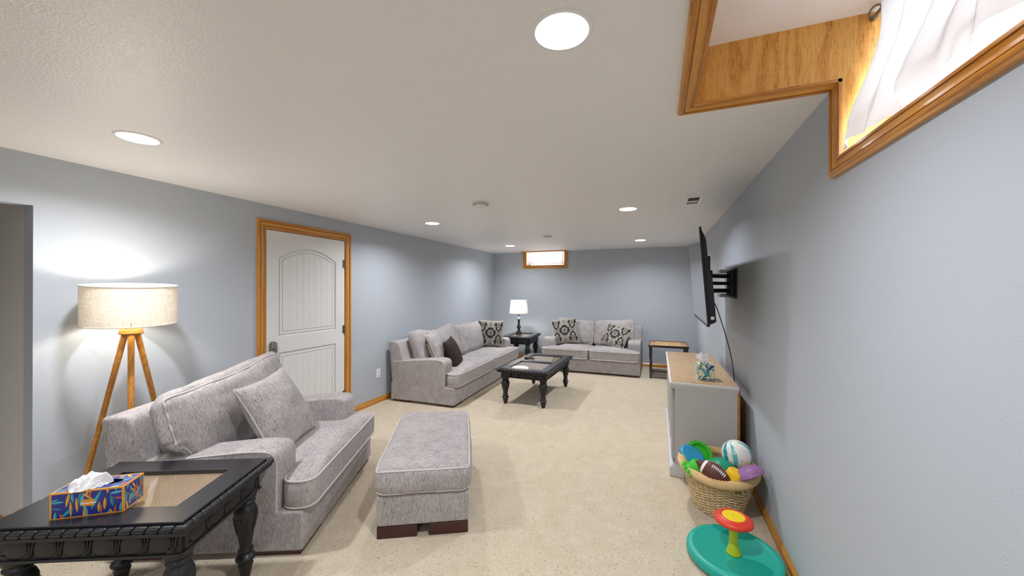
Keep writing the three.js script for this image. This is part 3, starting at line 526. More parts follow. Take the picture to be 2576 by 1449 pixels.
  for (const sx of [-1, 1]) for (const z of [-0.13, -D + 0.13]) part('foot', rbox(0.26, FY, 0.24, sx * (hw - 0.148), FY / 2, z - Math.sign(z + D / 2) * 0.02, 0.004), M.footWood, t);
  return t;
}
const CHAIR_TURN = 114.8 * deg;
sofa('armchair', 'wide grey chenille armchair with one long seat cushion, beside the tripod floor lamp', 'armchair', 1.2, 1.05, 1, [-2.085, 0, -2.055], CHAIR_TURN, [{ sag: 0.012, l: -0.02, r: 0.05, y: 0.015 }]);
sofa('sofa', 'long two-seat greige sofa along the left wall behind the black coffee table', 'sofa', 2.43, 0.97, 2, [-2.385, 0, -5.265], 91.5 * deg, [{ sag: 0.05, r: 0.035, l: 0.02, y: 0.02, yaw: 0.03 }, { sag: 0.03, y: 0.0 }]);
sofa('loveseat', 'greige loveseat against the back wall with two patterned pillows', 'loveseat', 1.725, 0.97, 2, [-1.137, 0, -6.56], 0, [{ sag: 0.02, tilt: -0.03, y: 0.0, l: 0.01 }, { sag: 0.015, tilt: 0.02, y: 0 }]);
{ // ottoman
  const w = 0.565, l = 1.05, a = 28.8 * deg, t = thing('ottoman', 'long grey chenille ottoman on dark red block feet in front of the armchair', 'ottoman', [-1.315 - Math.sin(a) * l / 2, 0, -1.885 - Math.cos(a) * l / 2], a);
  part('base', rbox(w - 0.02, 0.185, l - 0.02, 0, 0.1625, 0, 0.016, 3), M.fabric, t);
  const c = softBox(w + 0.01, 0.17, l + 0.01, { r: 0.05, puff: [0.012, 0.022, 0.012], amp: 0.004, seed: 611, seg: [22, 10, 34] });
  const m = part('cushion', c.geo, M.fabric, t); m.position.y = 0.336;
  part('piping', c.loop('y', 0.86), M.piping, m); part('piping', c.loop('y', -0.9), M.piping, m);
  for (const sx of [-1, 1]) for (const sz of [-1, 1]) part('foot', rbox(0.235, 0.07, 0.22, sx * (w / 2 - 0.13), 0.035, sz * (l / 2 - 0.122), 0.004), M.footWood, t);
}

// ---------------------------------------------------------------- throw pillows
const ikat = canvasTex(1024, 1024, (g, w, h) => {
  g.fillStyle = '#a29b8f'; g.fillRect(0, 0, w, h);
  const r = mulberry(9);
  for (let i = 0; i < 26000; i++) { g.fillStyle = r() < 0.5 ? 'rgba(120,116,104,0.30)' : 'rgba(222,214,200,0.30)'; g.fillRect(r() * w, r() * h, 2 + r() * 9, 2); }
  const dia = (x, y, a, b, fill, lw) => { g.beginPath(); g.moveTo(x, y - b); g.lineTo(x + a, y); g.lineTo(x, y + b); g.lineTo(x - a, y); g.closePath(); if (fill) { g.fillStyle = fill; g.fill(); } if (lw) { g.strokeStyle = '#23231f'; g.lineWidth = lw; g.stroke(); } };
  const motif = (x, y, s) => {
    for (let k = 0; k < 4; k++) { g.save(); g.translate(x, y); g.rotate(k * Math.PI / 2); g.fillStyle = '#26262a';
      g.beginPath(); g.moveTo(-s * 0.5, -s * 0.36); g.lineTo(-s * 0.34, -s * 0.84); g.lineTo(-s * 0.12, -s * 0.7); g.lineTo(0, -s * 1.08); g.lineTo(s * 0.12, -s * 0.7); g.lineTo(s * 0.34, -s * 0.84); g.lineTo(s * 0.5, -s * 0.36); g.lineTo(s * 0.28, -s * 0.36); g.lineTo(s * 0.14, -s * 0.5); g.lineTo(0, -s * 0.38); g.lineTo(-s * 0.14, -s * 0.5); g.lineTo(-s * 0.28, -s * 0.36); g.closePath(); g.fill();
      g.restore(); }
    dia(x, y, s * 0.34, s * 0.34, '#26262a'); dia(x, y, s * 0.3, s * 0.3, '#bdb6a8', s * 0.06); dia(x, y, s * 0.16, s * 0.16, '#a39c90', s * 0.07);
  };
  const corner = (x, y, s, f) => {
    g.save(); g.translate(x, y); g.scale(1, f); g.fillStyle = '#26262a';
    for (const k of [-1, 1]) { g.beginPath(); g.moveTo(0, -s * 1.15); g.quadraticCurveTo(k * s * 0.75, -s * 0.8, k * s * 0.6, -s * 0.1); g.lineTo(k * s * 0.95, s * 0.15); g.lineTo(k * s * 0.7, s * 0.5); g.lineTo(k * s * 0.78, s * 0.9); g.lineTo(k * s * 0.4, s * 0.62); g.lineTo(k * s * 0.42, s * 0.1); g.quadraticCurveTo(k * s * 0.46, -s * 0.55, 0, -s * 0.85); g.closePath(); g.fill();
      g.beginPath(); g.moveTo(k * s * 0.1, -s * 0.5); g.lineTo(k * s * 0.34, -s * 0.34); g.lineTo(k * s * 0.2, -s * 0.12); g.closePath(); g.fill(); }
    dia(0, s * 0.25, s * 0.46, s * 0.52, '#26262a'); dia(0, s * 0.25, s * 0.38, s * 0.43, '#bdb6a8'); dia(0, s * 0.25, s * 0.24, s * 0.28, '#bdb6a8', s * 0.11); g.restore();
  };
  motif(512, 512, 255);
  for (const [x, y, f] of [[190, 230, -1], [834, 230, -1], [190, 800, 1], [834, 800, 1]]) corner(x, y, 205, f);
  for (const [x, y] of [[512, 130], [512, 900], [180, 515], [844, 515]]) { dia(x, y, 46, 62, '#bdb6a8', 20); }
  for (let i = 0; i < 9000; i++) { g.fillStyle = r() < 0.5 ? 'rgba(190,182,168,0.16)' : 'rgba(40,40,40,0.12)'; g.fillRect(r() * w, r() * h, 2 + r() * 7, 2); }
});
M.ikat = std({ map: ikat, roughness: 1, bumpMap: M.fabric.bumpMap, bumpScale: 0.001 });
function pillowSide(w, h, th, sign, seed) {               // one side of a knife-edge pillow, uv 0..1
  const n = 34, pos = [], uv = [], idx = [], ns = lattice(9, 9, seed), fine = lattice(23, 23, seed + 3);
  const e = (t) => t * (1.4 - 0.4 * t * t);
  for (let j = 0; j <= n; j++) for (let i = 0; i <= n; i++) {
    const u = e(-1 + 2 * i / n), v = e(-1 + 2 * j / n), k = (1 - u * u) * (1 - v * v);
    const x = w / 2 * u * (1 - 0.085 * (1 - v * v) * u * u), y = h / 2 * v * (1 - 0.085 * (1 - u * u) * v * v);
    const edge = step(0, 0.5, k), z = sign * (th / 2 * Math.pow(k, 0.42) + (0.012 * (ns(u * 0.4 + 0.5, v * 0.4 + 0.5) - 0.5) + 0.006 * (fine(u * 0.45 + 0.5, v * 0.45 + 0.5) - 0.5)) * edge);
    pos.push(x, y, z); uv.push(sign > 0 ? (u + 1) / 2 : 1 - (u + 1) / 2, (v + 1) / 2);
  }
  for (let j = 0; j < n; j++) for (let i = 0; i < n; i++) { const a = j * (n + 1) + i, b = a + 1, c = a + n + 1, d = c + 1; sign > 0 ? idx.push(a, b, d, a, d, c) : idx.push(a, d, b, a, c, d); }
  const g = new THREE.BufferGeometry(); g.setAttribute('position', new THREE.Float32BufferAttribute(pos, 3)); g.setAttribute('uv', new THREE.Float32BufferAttribute(uv, 2)); g.setIndex(idx); g.computeVertexNormals(); return g;
}
function throwPillow(label, size, th, front, back, pos, [yaw, lean, roll], seed, pipe = M.piping) {
  const t = thing('throw_pillow', label, 'pillow', pos);
  t.rotation.order = 'YXZ'; t.rotation.set(lean * deg, yaw * deg, roll * deg);
  const f = pillowSide(size, size, th, 1, seed), b = pillowSide(size, size, th, -1, seed + 9);
  part('front_cover', front === M.ikat ? f : uvBox(f), front, t); part('back_cover', back === M.ikat ? b : uvBox(b), back, t);
  const pts = []; for (let s = 0; s < 4; s++) for (let i = 0; i < 14; i++) { const q = -1 + 2 * i / 14, u = [q, 1, -q, -1][s], v = [-1, q, 1, -q][s]; pts.push(V(size / 2 * u * (1 - 0.085 * (1 - v * v) * u * u), size / 2 * v * (1 - 0.085 * (1 - u * u) * v * v), 0)); }
  part('piping', tube(pts, 0.0055, true, 130, 6), pipe, t);
  return t;
}
throwPillow('plain grey pillow leaning on the armchair back', 0.51, 0.2, M.fabric, M.fabric, [-2.385, 0.665, -1.765], [112, -27, 4], 701);
throwPillow('patterned pillow on the left side of the loveseat', 0.49, 0.16, M.ikat, M.fabric, [-1.66, 0.685, -7.0], [8, -20, 8], 711);
throwPillow('patterned pillow tilted against the right arm of the loveseat', 0.46, 0.16, M.ikat, M.fabric, [-0.71, 0.64, -6.96], [-10, -38, -14], 721);
throwPillow('patterned pillow propped at the far arm of the long sofa, facing the room', 0.47, 0.16, M.ikat, M.fabric, [-2.83, 0.69, -6.14], [24, -12, -3], 731);
throwPillow('greige pillow seen edge-on at the near arm of the long sofa, patterned behind', 0.47, 0.2, M.fabric, M.ikat, [-2.86, 0.67, -4.42], [110, -24, 4], 741);
throwPillow('small dark brown pillow on the near seat of the long sofa', 0.4, 0.16, M.brownFabric, M.brownFabric, [-2.66, 0.605, -4.53], [103, -24, 6], 751, M.brownFabric);

// ---------------------------------------------------------------- black turned-leg tables with cane under glass
const LEG = [[0, 0], [0.018, 0], [0.0195, 0.004], [0.032, 0.066], [0.034, 0.07], [0.029, 0.078], [0.03, 0.084], [0.043, 0.096], [0.0445, 0.106], [0.039, 0.116], [0.0255, 0.126], [0.0245, 0.132], [0.034, 0.14], [0.035, 0.147], [0.028, 0.154], [0.0265, 0.165], [0.03, 0.195], [0.038, 0.245], [0.048, 0.295], [0.0525, 0.325], [0.0515, 0.345], [0.044, 0.365], [0.034, 0.376], [0.036, 0.382], [0.043, 0.388], [0.0435, 0.396], [0.036, 0.402], [0.037, 0.408], [0.047, 0.416], [0.048, 0.43], [0.048, 0.55]];
function cutBead(len, r) {                                 // one link of the rope edge, cut on the slant
  const g = lathe([[0, -len / 2], [r * 0.62, -len / 2], [r * 0.9, -len / 2 + r * 0.22], [r, -len / 2 + r * 0.6], [r, len / 2 - r * 0.6], [r * 0.9, len / 2 - r * 0.22], [r * 0.62, len / 2], [0, len / 2]], 12);
  g.rotateZ(-Math.PI / 2); const a = g.attributes.position; for (let i = 0; i < a.count; i++) a.setX(i, a.getX(i) + 0.38 * a.getY(i)); g.computeVertexNormals(); return g;
}
function turnedTable(name, label, category, W, D, H0, panes, origin, turn, near, legK = 1) {
  const t = thing(name, label, category, origin, turn), hw = W / 2, hd = D / 2, fr = W > D ? 0.115 : 0.1;
  const e = 0.026, ix = hw - fr - e, iz = hd - fr - e;
  const cells = panes === 2 ? [[-iz, -0.032], [0.032, iz]] : [[-iz, iz]];
  part('top_frame', slab(rect(-hw + e, hw - e, -hd + e, hd - e), cells.map(([a, b]) => rect(-ix, ix, a, b).reverse()), 0.022, [0, H0 - 0.022, 0], [1, 0, 0], [0, 0, 1], [0, 1, 0], 0.003), M.blackTop, t);
  for (const [a, b] of cells) {
    part('cane_panel', uvBox(new THREE.BoxGeometry(2 * ix + 0.02, 0.006, b - a + 0.02).translate(0, H0 - 0.021, (a + b) / 2)), M.cane, t);
    part('glass_pane', uvBox(new THREE.BoxGeometry(2 * ix - 0.002, 0.005, b - a - 0.002).translate(0, H0 - 0.0105, (a + b) / 2)), M.glass, t);
  }
  part('top_moulding', merge([rbox(W - 0.012, 0.014, D - 0.012, 0, H0 - 0.037, 0, 0.004, 2), rbox(W - 0.06, 0.012, D - 0.06, 0, H0 - 0.05, 0, 0.004, 2)]), M.black, t);
  // rope edge
  const r = 0.0135, beads = [], put = (x, z, ry) => beads.push([x, z, ry]);
  const nx = Math.round(W / 0.049), nz = Math.round(D / 0.049), lx = W / nx, lz = D / nz;
  for (let i = 0; i < nx; i++) { put(-hw + (i + 0.5) * lx, hd - r, 0); put(-hw + (i + 0.5) * lx, -hd + r, Math.PI); }
  for (let i = 0; i < nz; i++) { put(hw - r, -hd + (i + 0.5) * lz, Math.PI / 2); put(-hw + r, -hd + (i + 0.5) * lz, -Math.PI / 2); }
  const bx = cutBead(lx * 0.97, r), bz = cutBead(lz * 0.97, r), y = H0 - 0.017;
  if (near) for (const [x, z, ry] of beads) { const m = part('edge_bead', Math.abs(Math.sin(ry)) > 0.5 ? bz : bx, M.black, t); m.position.set(x, y, z); m.rotation.y = ry; }
  else { const m = part('rope_edge', merge(beads.map(([x, z, ry]) => (Math.abs(Math.sin(ry)) > 0.5 ? bz : bx).clone().rotateY(ry).translate(x, y, z))), M.black, t); m.userData.kind = 'stuff'; }
  // apron with carved lobes between fluted fans
  const k = legK, ay0 = 0.43 * k + 0.004, ay1 = H0 - 0.054, ins = 0.058;
  const side = (len, ry, off) => {
    const ap = part('apron', merge([rbox(len, ay1 - ay0, 0.02, 0, (ay0 + ay1) / 2, 0, 0.003), rbox(len, 0.012, 0.03, 0, ay0 + 0.006, 0.004, 0.004)]), M.black, t);
    ap.rotation.y = ry; ap.position.set(Math.sin(ry) * off, 0, Math.cos(ry) * off);
    const m = Math.max(3, Math.round(len / 0.125)), p = (len - 0.06) / m, lh = ay1 - ay0 - 0.018, flutes = [];
    const lobe = new THREE.SphereGeometry(1, 18, 10).scale(p * 0.41, lh * 0.52, 0.0055), flute = new THREE.SphereGeometry(1, 8, 8).scale(0.0045, lh * 0.47, 0.007);
    for (let i = 0; i < m; i++) {
      const x = -len / 2 + 0.03 + (i + 0.5) * p; const q = part('carved_lobe', lobe, M.black, ap); q.position.set(x, (ay0 + ay1) / 2 + 0.005, 0.01);
      for (const d of [-0.009, 0, 0.009]) flutes.push(flute.clone().rotateZ(-d * 14).translate(x + p / 2 + d, (ay0 + ay1) / 2 + 0.005, 0.01));
    }
    part('carved_flutes', merge(flutes), M.black, ap);
  };
  side(W - 2 * ins + 0.02, 0, hd - ins); side(W - 2 * ins + 0.02, Math.PI, hd - ins); side(D - 2 * ins + 0.02, Math.PI / 2, hw - ins); side(D - 2 * ins + 0.02, -Math.PI / 2, hw - ins);
  const leg = lathe(LEG.map(([a, b]) => [a * (k < 1 ? 1.04 : 1), b > 0.43 ? ay0 + 0.03 : b * k]), 28);
  const leaf = []; for (let i = 0; i < 8; i++) leaf.push(new THREE.SphereGeometry(1, 8, 8).scale(0.010, 0.05 * k, 0.0045).rotateX(0.2).translate(0, 0.278 * k, 0.0445).rotateY(i * Math.PI / 4));
  const carving = merge(leaf);
  for (const sx of [-1, 1]) for (const sz of [-1, 1]) { const m = part('leg', leg, M.black, t); m.position.set(sx * (hw - 0.092), 0, sz * (hd - 0.092)); part('leaf_carving', carving, M.black, m); }
  return t;
}
turnedTable('end_table', 'black carved end table at the near left holding the blue tissue box', 'table', 0.785, 0.6, 0.58, 1, [-2.172, 0, -0.975], 25 * deg, true);
turnedTable('end_table', 'black carved end table in the far corner under the baluster lamp', 'table', 0.6, 0.77, 0.58, 1, [-2.535, 0, -6.985], 3 * deg, false);
turnedTable('coffee_table', 'low black coffee table with two glass-topped panels in front of the sofa', 'table', 0.7, 1.29, 0.465, 2, [-1.583, 0, -5.035], -1.2 * deg, false, 0.345 / 0.43);

// ---------------------------------------------------------------- lamps
{ // tripod floor lamp with a drum shade
  const t = thing('floor_lamp', 'lit wooden tripod floor lamp with a wide linen drum shade behind the armchair', 'lamp', [-3.14, 0, -1.325], 0);
  const toCam = V(3.14, 0, 1.325).normalize(), side = V(toCam.z, 0, -toCam.x), topY = 1.215;
  for (const [a, r] of [[0, 0.26], [122, 0.285], [-122, 0.3]]) { const d = toCam.clone().multiplyScalar(Math.cos(a * deg)).addScaledVector(side, Math.sin(a * deg)); part('leg', rod(V(d.x * 0.03, topY, d.z * 0.03), V(d.x * r, 0.002, d.z * r), 0.0165, 0.0125, 18), M.lampWood, t); }
  part('tripod_head', lathe([[0, 1.2], [0.056, 1.202], [0.06, 1.21], [0.05, 1.241], [0.046, 1.245], [0, 1.246]], 36), M.lampWood, t);
  // the shade leans a little towards the room
  part('socket', merge([cyl(0.008, 0.008, 0.06, 0, 1.265, 0), lathe([[0, 1.27], [0.017, 1.272], [0.019, 1.3], [0.016, 1.33], [0, 1.331]], 20)]), M.nickel, t);
  const bulb = part('light_bulb', lathe([[0, 1.33], [0.014, 1.332], [0.018, 1.36], [0.03, 1.405], [0.03, 1.425], [0.018, 1.449], [0, 1.455]], 24), M.bulb, t);
  const r = 0.222, h = 0.242, tilt = (g) => g.translate(0, -1.39, 0).applyQuaternion(new THREE.Quaternion().setFromAxisAngle(side.clone().negate(), -4.0 * deg)).translate(0, 1.39, 0);
  const shadeG = new THREE.CylinderGeometry(r, r, h, 72, 6, true).translate(0, 1.392, 0); const uv = shadeG.attributes.uv; for (let i = 0; i < uv.count; i++) uv.setXY(i, uv.getX(i) * 1.495, uv.getY(i) * h);
  const sh = part('lamp_shade', tilt(shadeG), M.linen, t);
  for (const y of [1.392 + h / 2, 1.392 - h / 2]) part('shade_rim', tilt(new THREE.TorusGeometry(r, 0.0032, 8, 72).rotateX(Math.PI / 2).translate(0, y, 0)), M.linenTrim, sh);
  const sp = []; for (let i = 0; i < 3; i++) { const a = i * 2 * Math.PI / 3 + 0.4; sp.push(rod(V(0, 1.335, 0), V(Math.cos(a) * r, 1.28, Math.sin(a) * r), 0.002, 0.002, 6)); } part('shade_spider', merge(sp), M.nickel, t);
  const l = new THREE.PointLight(WARM, FLOOR_BULB, 0, 2); l.name = 'bulb_glow'; l.position.set(0, 1.415, 0); l.shadow.radius = 2; t.add(l);
}
{ // baluster table lamp
  const y0 = 0.5805, t = thing('table_lamp', 'lit black baluster table lamp with a white tapered shade on the far end table', 'lamp', [-2.6, y0, -7.0]);
  part('base', lathe([[0, 0], [0.066, 0.0], [0.068, 0.006], [0.068, 0.03], [0.062, 0.038], [0.05, 0.042], [0, 0.043]], 40), M.glossBlack, t);
  const flu = []; for (let i = 0; i < 22; i++) flu.push(new THREE.SphereGeometry(1, 8, 6).scale(0.008, 0.013, 0.005).translate(0, 0.018, 0.067).rotateY(i / 22 * 2 * Math.PI)); part('beaded_collar', merge(flu), M.glossBlack, t);
  part('stem', lathe([[0, 0.042], [0.05, 0.043], [0.046, 0.055], [0.03, 0.075], [0.026, 0.095], [0.027, 0.118], [0.03, 0.126], [0.042, 0.134], [0.046, 0.146], [0.042, 0.158], [0.03, 0.178], [0.023, 0.205], [0.0205, 0.235], [0.023, 0.268], [0.03, 0.296], [0.033, 0.302], [0.03, 0.306], [0, 0.307]], 40), M.glossBlack, t);
  part('crystal_collar', lathe([[0, 0.307], [0.03, 0.308], [0.031, 0.314], [0.024, 0.32], [0.03, 0.327], [0.024, 0.342], [0.014, 0.35], [0, 0.351]], 12), M.crystal, t);
  part('neck', lathe([[0, 0.35], [0.009, 0.351], [0.012, 0.358], [0.007, 0.366], [0.006, 0.46], [0, 0.461]], 20), M.glossBlack, t);
  part('light_bulb', lathe([[0, 0.46], [0.013, 0.462], [0.016, 0.472], [0.028, 0.505], [0.028, 0.525], [0.016, 0.546], [0, 0.552]], 24), M.bulb, t);
  const h = 0.262, g = new THREE.CylinderGeometry(0.165, 0.193, h, 64, 4, true).translate(0, 0.423 + h / 2, 0), uv = g.attributes.uv; for (let i = 0; i < uv.count; i++) uv.setXY(i, uv.getX(i) * 1.15, uv.getY(i) * h);
  const sh = part('lamp_shade', g, M.linenWhite, t);
  part('shade_rim', new THREE.TorusGeometry(0.165, 0.003, 8, 64).rotateX(Math.PI / 2).translate(0, 0.423 + h, 0), M.linenTrim, sh); part('shade_rim', new THREE.TorusGeometry(0.193, 0.003, 8, 64).rotateX(Math.PI / 2).translate(0, 0.423, 0), M.linenTrim, sh);
  const sp = []; for (let i = 0; i < 3; i++) { const a = i * 2 * Math.PI / 3; sp.push(rod(V(0, 0.46, 0), V(Math.cos(a) * 0.168, 0.655, Math.sin(a) * 0.168), 0.002, 0.002, 6)); } part('shade_harp', merge(sp), M.nickel, t);
  const l = new THREE.PointLight(new THREE.Color(1, 0.97, 0.93), TABLE_BULB, 0, 2); l.name = 'bulb_glow'; l.position.set(0, 0.515, 0); l.shadow.radius = 2; t.add(l);
}

// ---------------------------------------------------------------- media console
{
  const t = thing('media_console', 'grey painted media console with an oak top along the right wall under the television', 'console', [0, 0, 0]);
  const x0 = 0.122, x1 = 0.562, z0 = -4.76, z1 = -3.245;
  part('carcass', merge([sharp(x0, x1, 0.09, 0.7, z1 - 0.018, z1), sharp(x0, x1, 0.09, 0.7, z0, z0 + 0.018), sharp(x0, x1, 0.09, 0.108, z0, z1), sharp(x0, x0 + 0.02, 0.09, 0.7, z1 - 0.07, z1), sharp(x0, x0 + 0.02, 0.09, 0.7, z0, z0 + 0.07), sharp(x0, x0 + 0.02, 0.65, 0.7, z0, z1), sharp(x0, x0 + 0.02, 0.09, 0.13, z0, z1)]), M.greyPaint, t);
  part('end_panel', span(x0 + 0.001, x1 - 0.002, 0.094, 0.7, z1 - 0.01, z1 + 0.004, 0.0015), M.greyPaint, t);
  part('back_panel', merge([sharp(x1, x1 + 0.016, 0.02, 0.715, z0, z1 - 0.002)]), M.rawWood, t, 'bare orange wood back edge');
  const ogee = [[0, 0], [0.028, 0], [0.034, 0.006], [0.034, 0.018], [0.03, 0.024], [0.02, 0.028], [0.016, 0.036], [0.016, 0.046], [0, 0.046]];
  part('plinth', merge([span(0.085, x1, 0.0, 0.075, z0 - 0.025, z1 + 0.022, 0.004), span(0.097, x1, 0.074, 0.086, z0 - 0.015, z1 + 0.012, 0.004), span(0.108, x1, 0.085, 0.094, z0 - 0.006, z1 + 0.005, 0.003)]), M.greyTrim, t);
  part('top_moulding', merge([span(0.106, x1 + 0.006, 0.695, 0.708, z0 - 0.01, z1 + 0.008, 0.004), span(0.096, x1 + 0.006, 0.706, 0.722, z0 - 0.02, z1 + 0.016, 0.006), span(0.085, x1 + 0.008, 0.72, 0.7475, z0 - 0.03, z1 + 0.026, 0.007)]), M.greyTrim, t);
  part('top', span(0.1, x1 + 0.006, 0.744, 0.7505, z0 - 0.02, z1 + 0.012, 0.002), M.consoleTop, t);
  // doors on the room side
  const n = 4, dl = (z1 - z0 - 0.06) / n;
  for (let i = 0; i < n; i++) {
    const a = z1 - 0.03 - (i + 1) * dl + 0.004, b = z1 - 0.03 - i * dl - 0.004;
    const d = part('door', slab(rect(-b, -a, 0.125, 0.67), [rect(-b + 0.06, -a - 0.06, 0.185, 0.61).reverse()], 0.018, [x0 - 0.018, 0, 0], [0, 0, -1], [0, 1, 0], [1, 0, 0], 0.003), M.greyPaint, t);
    part('door_panel', sharp(x0 - 0.008, x0 - 0.002, 0.18, 0.615, a + 0.055, b - 0.055), M.greyPaint, d);
    part('hinge', span(x0 - 0.021, x0 - 0.002, 0.6, 0.66, (i % 2 ? a - 0.003 : b - 0.001), (i % 2 ? a + 0.001 : b + 0.003), 0.001), M.silver, d);
  }
}

// ---------------------------------------------------------------- television on its arm
{
  const t = thing('television', 'thin black flat television turned towards the sofa, held out from the right wall', 'television', [0.31, 1.5775, -3.565]);
  t.rotation.order = 'YXZ';
  const TW = 1.27, TH = 0.712;                            // built facing +z, then turned to face the room (-x)
  t.rotation.y = -Math.PI / 2 - 1.0 * deg; t.rotation.x = 4.4 * deg;
  part('casing', merge([rbox(TW, TH, 0.014, 0, 0, -0.007, 0.005, 2)]), M.tvBlack, t);
  const back = rounded([[-TH / 2 + 0.012, 0], [TH / 2 - 0.012, 0], [TH / 2 - 0.09, -0.026], [0.05, -0.03], [-0.02, -0.045], [-TH / 2 + 0.03, -0.045]], [0.004, 0.004, 0.02, 0.02, 0.02, 0.012], 0.05);
  const bg = new THREE.ExtrudeGeometry(new THREE.Shape(back), { depth: TW - 0.03, bevelEnabled: false });
  basis(bg, [-TW / 2 + 0.015, 0, -0.012], [0, 1, 0], [0, 0, 1], [1, 0, 0]);
  part('rear_housing', toCreasedNormals(bg, 0.6), M.tvBlack, t);
  part('screen', new THREE.BoxGeometry(TW - 0.014, TH - 0.022, 0.002).translate(0, 0.004, 0.0008), M.screen, t);
  part('bottom_bezel', rbox(TW, 0.012, 0.006, 0, -TH / 2 + 0.007, 0.002, 0.002), M.tvBlack, t);
  part('energy_label', rbox(0.001, 0.02, 0.022, TW / 2 - 0.013, -TH / 2 + 0.06, -0.035, 0.0004), M.white, t);
  const m = thing('television_mount', 'black articulated wall bracket with silver rail ends behind the television', 'wall mount', [0, 0, 0]);
  part('wall_plate', merge([span(R - 0.016, R, 1.405, 1.675, -4.16, -3.76, 0.004), span(R - 0.055, R - 0.01, 1.42, 1.66, -3.93, -3.79, 0.01)]), M.tvBlack, m);
  for (const y of [1.655, 1.43]) part('rail', span(R - 0.105, R - 0.012, y - 0.017, y + 0.017, -4.12, -3.935, 0.004), M.silver, m);
  const px = 0.42, pz = -3.6;
  for (const y of [1.605, 1.54, 1.475]) part('arm', rod(V(R - 0.04, y, -3.86), V(px - 0.01, y, pz), y === 1.54 ? 0.015 : 0.019, y === 1.54 ? 0.015 : 0.019, 12), M.tvBlack, m);
  part('elbow_post', rod(V(px, 1.43, pz), V(px, 1.65, pz), 0.017), M.tvBlack, m);
  part('pivot_post', rod(V(R - 0.045, 1.44, -3.86), V(R - 0.045, 1.64, -3.86), 0.018), M.tvBlack, m);
  part('screen_bracket', merge([span(px - 0.035, px - 0.008, 1.4, 1.7, -3.66, -3.54, 0.006), span(px - 0.04, px - 0.02, 1.35, 1.76, -3.78, -3.745, 0.004), span(px - 0.04, px - 0.02, 1.35, 1.76, -3.455, -3.42, 0.004), span(px - 0.04, px - 0.024, 1.5, 1.53, -3.78, -3.42, 0.003), span(px - 0.04, px - 0.024, 1.6, 1.63, -3.78, -3.42, 0.003)]), M.tvBlack, m);
  part('tilt_head', slab([[0.365, 1.36], [0.43, 1.46], [0.43, 1.63], [0.375, 1.7], [0.345, 1.79], [0.335, 1.79], [0.35, 1.36]], [], 0.07, [0, 0, -3.635], [1, 0, 0], [0, 1, 0], [0, 0, 1], 0.003), M.tvBlack, m);
  const c = thing('power_cord', 'thin black cord hanging from the television down behind the console', 'cord', [0, 0, 0]);
  part('cable', tube([V(0.385, 1.42, -3.3), V(0.42, 1.36, -3.28), V(0.46, 1.25, -3.32), V(0.515, 1.08, -3.4), V(0.565, 0.9, -3.5), V(0.6, 0.74, -3.62), V(0.622, 0.5, -3.66), V(0.625, 0.36, -3.66)], 0.0035, false, 60, 8), M.cord, c);
  part('plug', rbox(0.03, 0.03, 0.028, 0.632, 0.35, -3.66, 0.005), M.cord, c);
}

// ---------------------------------------------------------------- tissue boxes, remote
function tissueDrape(w, dz, h, seed) {                     // a tissue pulled out and flopped over the slot
  const n = 54, m = 40, pos = [], idx = [], ns = lattice(7, 7, seed), nf = lattice(15, 15, seed + 1);
  for (let j = 0; j <= m; j++) for (let i = 0; i <= n; i++) {
    const u = i / n, v = j / m, s = u * 2 - 1, t = v * 2 - 1, ridge = Math.pow(Math.max(0, 1 - Math.abs(s) ** 2.4), 0.7) * (0.72 + 0.55 * ns(u * 0.7, 0.2)), fall = Math.max(0, 1 - Math.abs(t) ** 1.7);
    const y = h * ridge * fall * (0.85 + 0.3 * ns(u * 0.8, v * 0.8)) + 0.009 * (nf(u * 0.8, v * 0.8) - 0.5) + 0.004 * Math.sin(s * 9 + t * 4 + 4 * ns(u * 0.6, v * 0.6));
    pos.push(s * Math.sqrt(1 - t * t / 2) * w / 2 * (0.85 + 0.3 * ns(0.4, v * 0.8)), Math.max(0.004, y), t * Math.sqrt(1 - s * s / 2) * dz / 2 * (0.8 + 0.5 * ns(u * 0.8, 0.7)));
  }
  for (let j = 0; j < m; j++) for (let i = 0; i < n; i++) { const a = j * (n + 1) + i, b = a + 1, c = a + n + 1, d = c + 1; idx.push(a, c, b, b, c, d); }
  const g = new THREE.BufferGeometry(); g.setAttribute('position', new THREE.Float32BufferAttribute(pos, 3)); g.setIndex(idx); g.computeVertexNormals(); return g;
}
function tissueTuft(w, h, seed) {                          // a tissue standing up like a fan
  const n = 48, m = 20, pos = [], idx = [], ns = lattice(8, 8, seed), nf = lattice(19, 19, seed + 1);
  for (let j = 0; j <= m; j++) for (let i = 0; i <= n; i++) {
    const u = i / n, v = j / m, s = u * 2 - 1, open = 0.24 + 0.76 * Math.pow(v, 0.9), cleft = 0.32 * Math.exp(-(((s - 0.15) / 0.16) ** 2));
    pos.push(s * w / 2 * open - 0.02 * v * v, h * v * (0.9 - 0.35 * Math.abs(s) ** 3 - cleft * v + 0.2 * ns(u * 0.8, 0.3)), 0.02 * open * Math.sin(s * 5 + 5 * ns(u * 0.6, v * 0.5)) + 0.012 * v * (nf(u * 0.7, v * 0.7) - 0.5) + 0.012 * v);
  }
  for (let j = 0; j < m; j++) for (let i = 0; i < n; i++) { const a = j * (n + 1) + i, b = a + 1, c = a + n + 1, d = c + 1; idx.push(a, c, b, b, c, d); }
  const g = new THREE.BufferGeometry(); g.setAttribute('position', new THREE.Float32BufferAttribute(pos, 3)); g.setIndex(idx); g.computeVertexNormals(); return g;
}
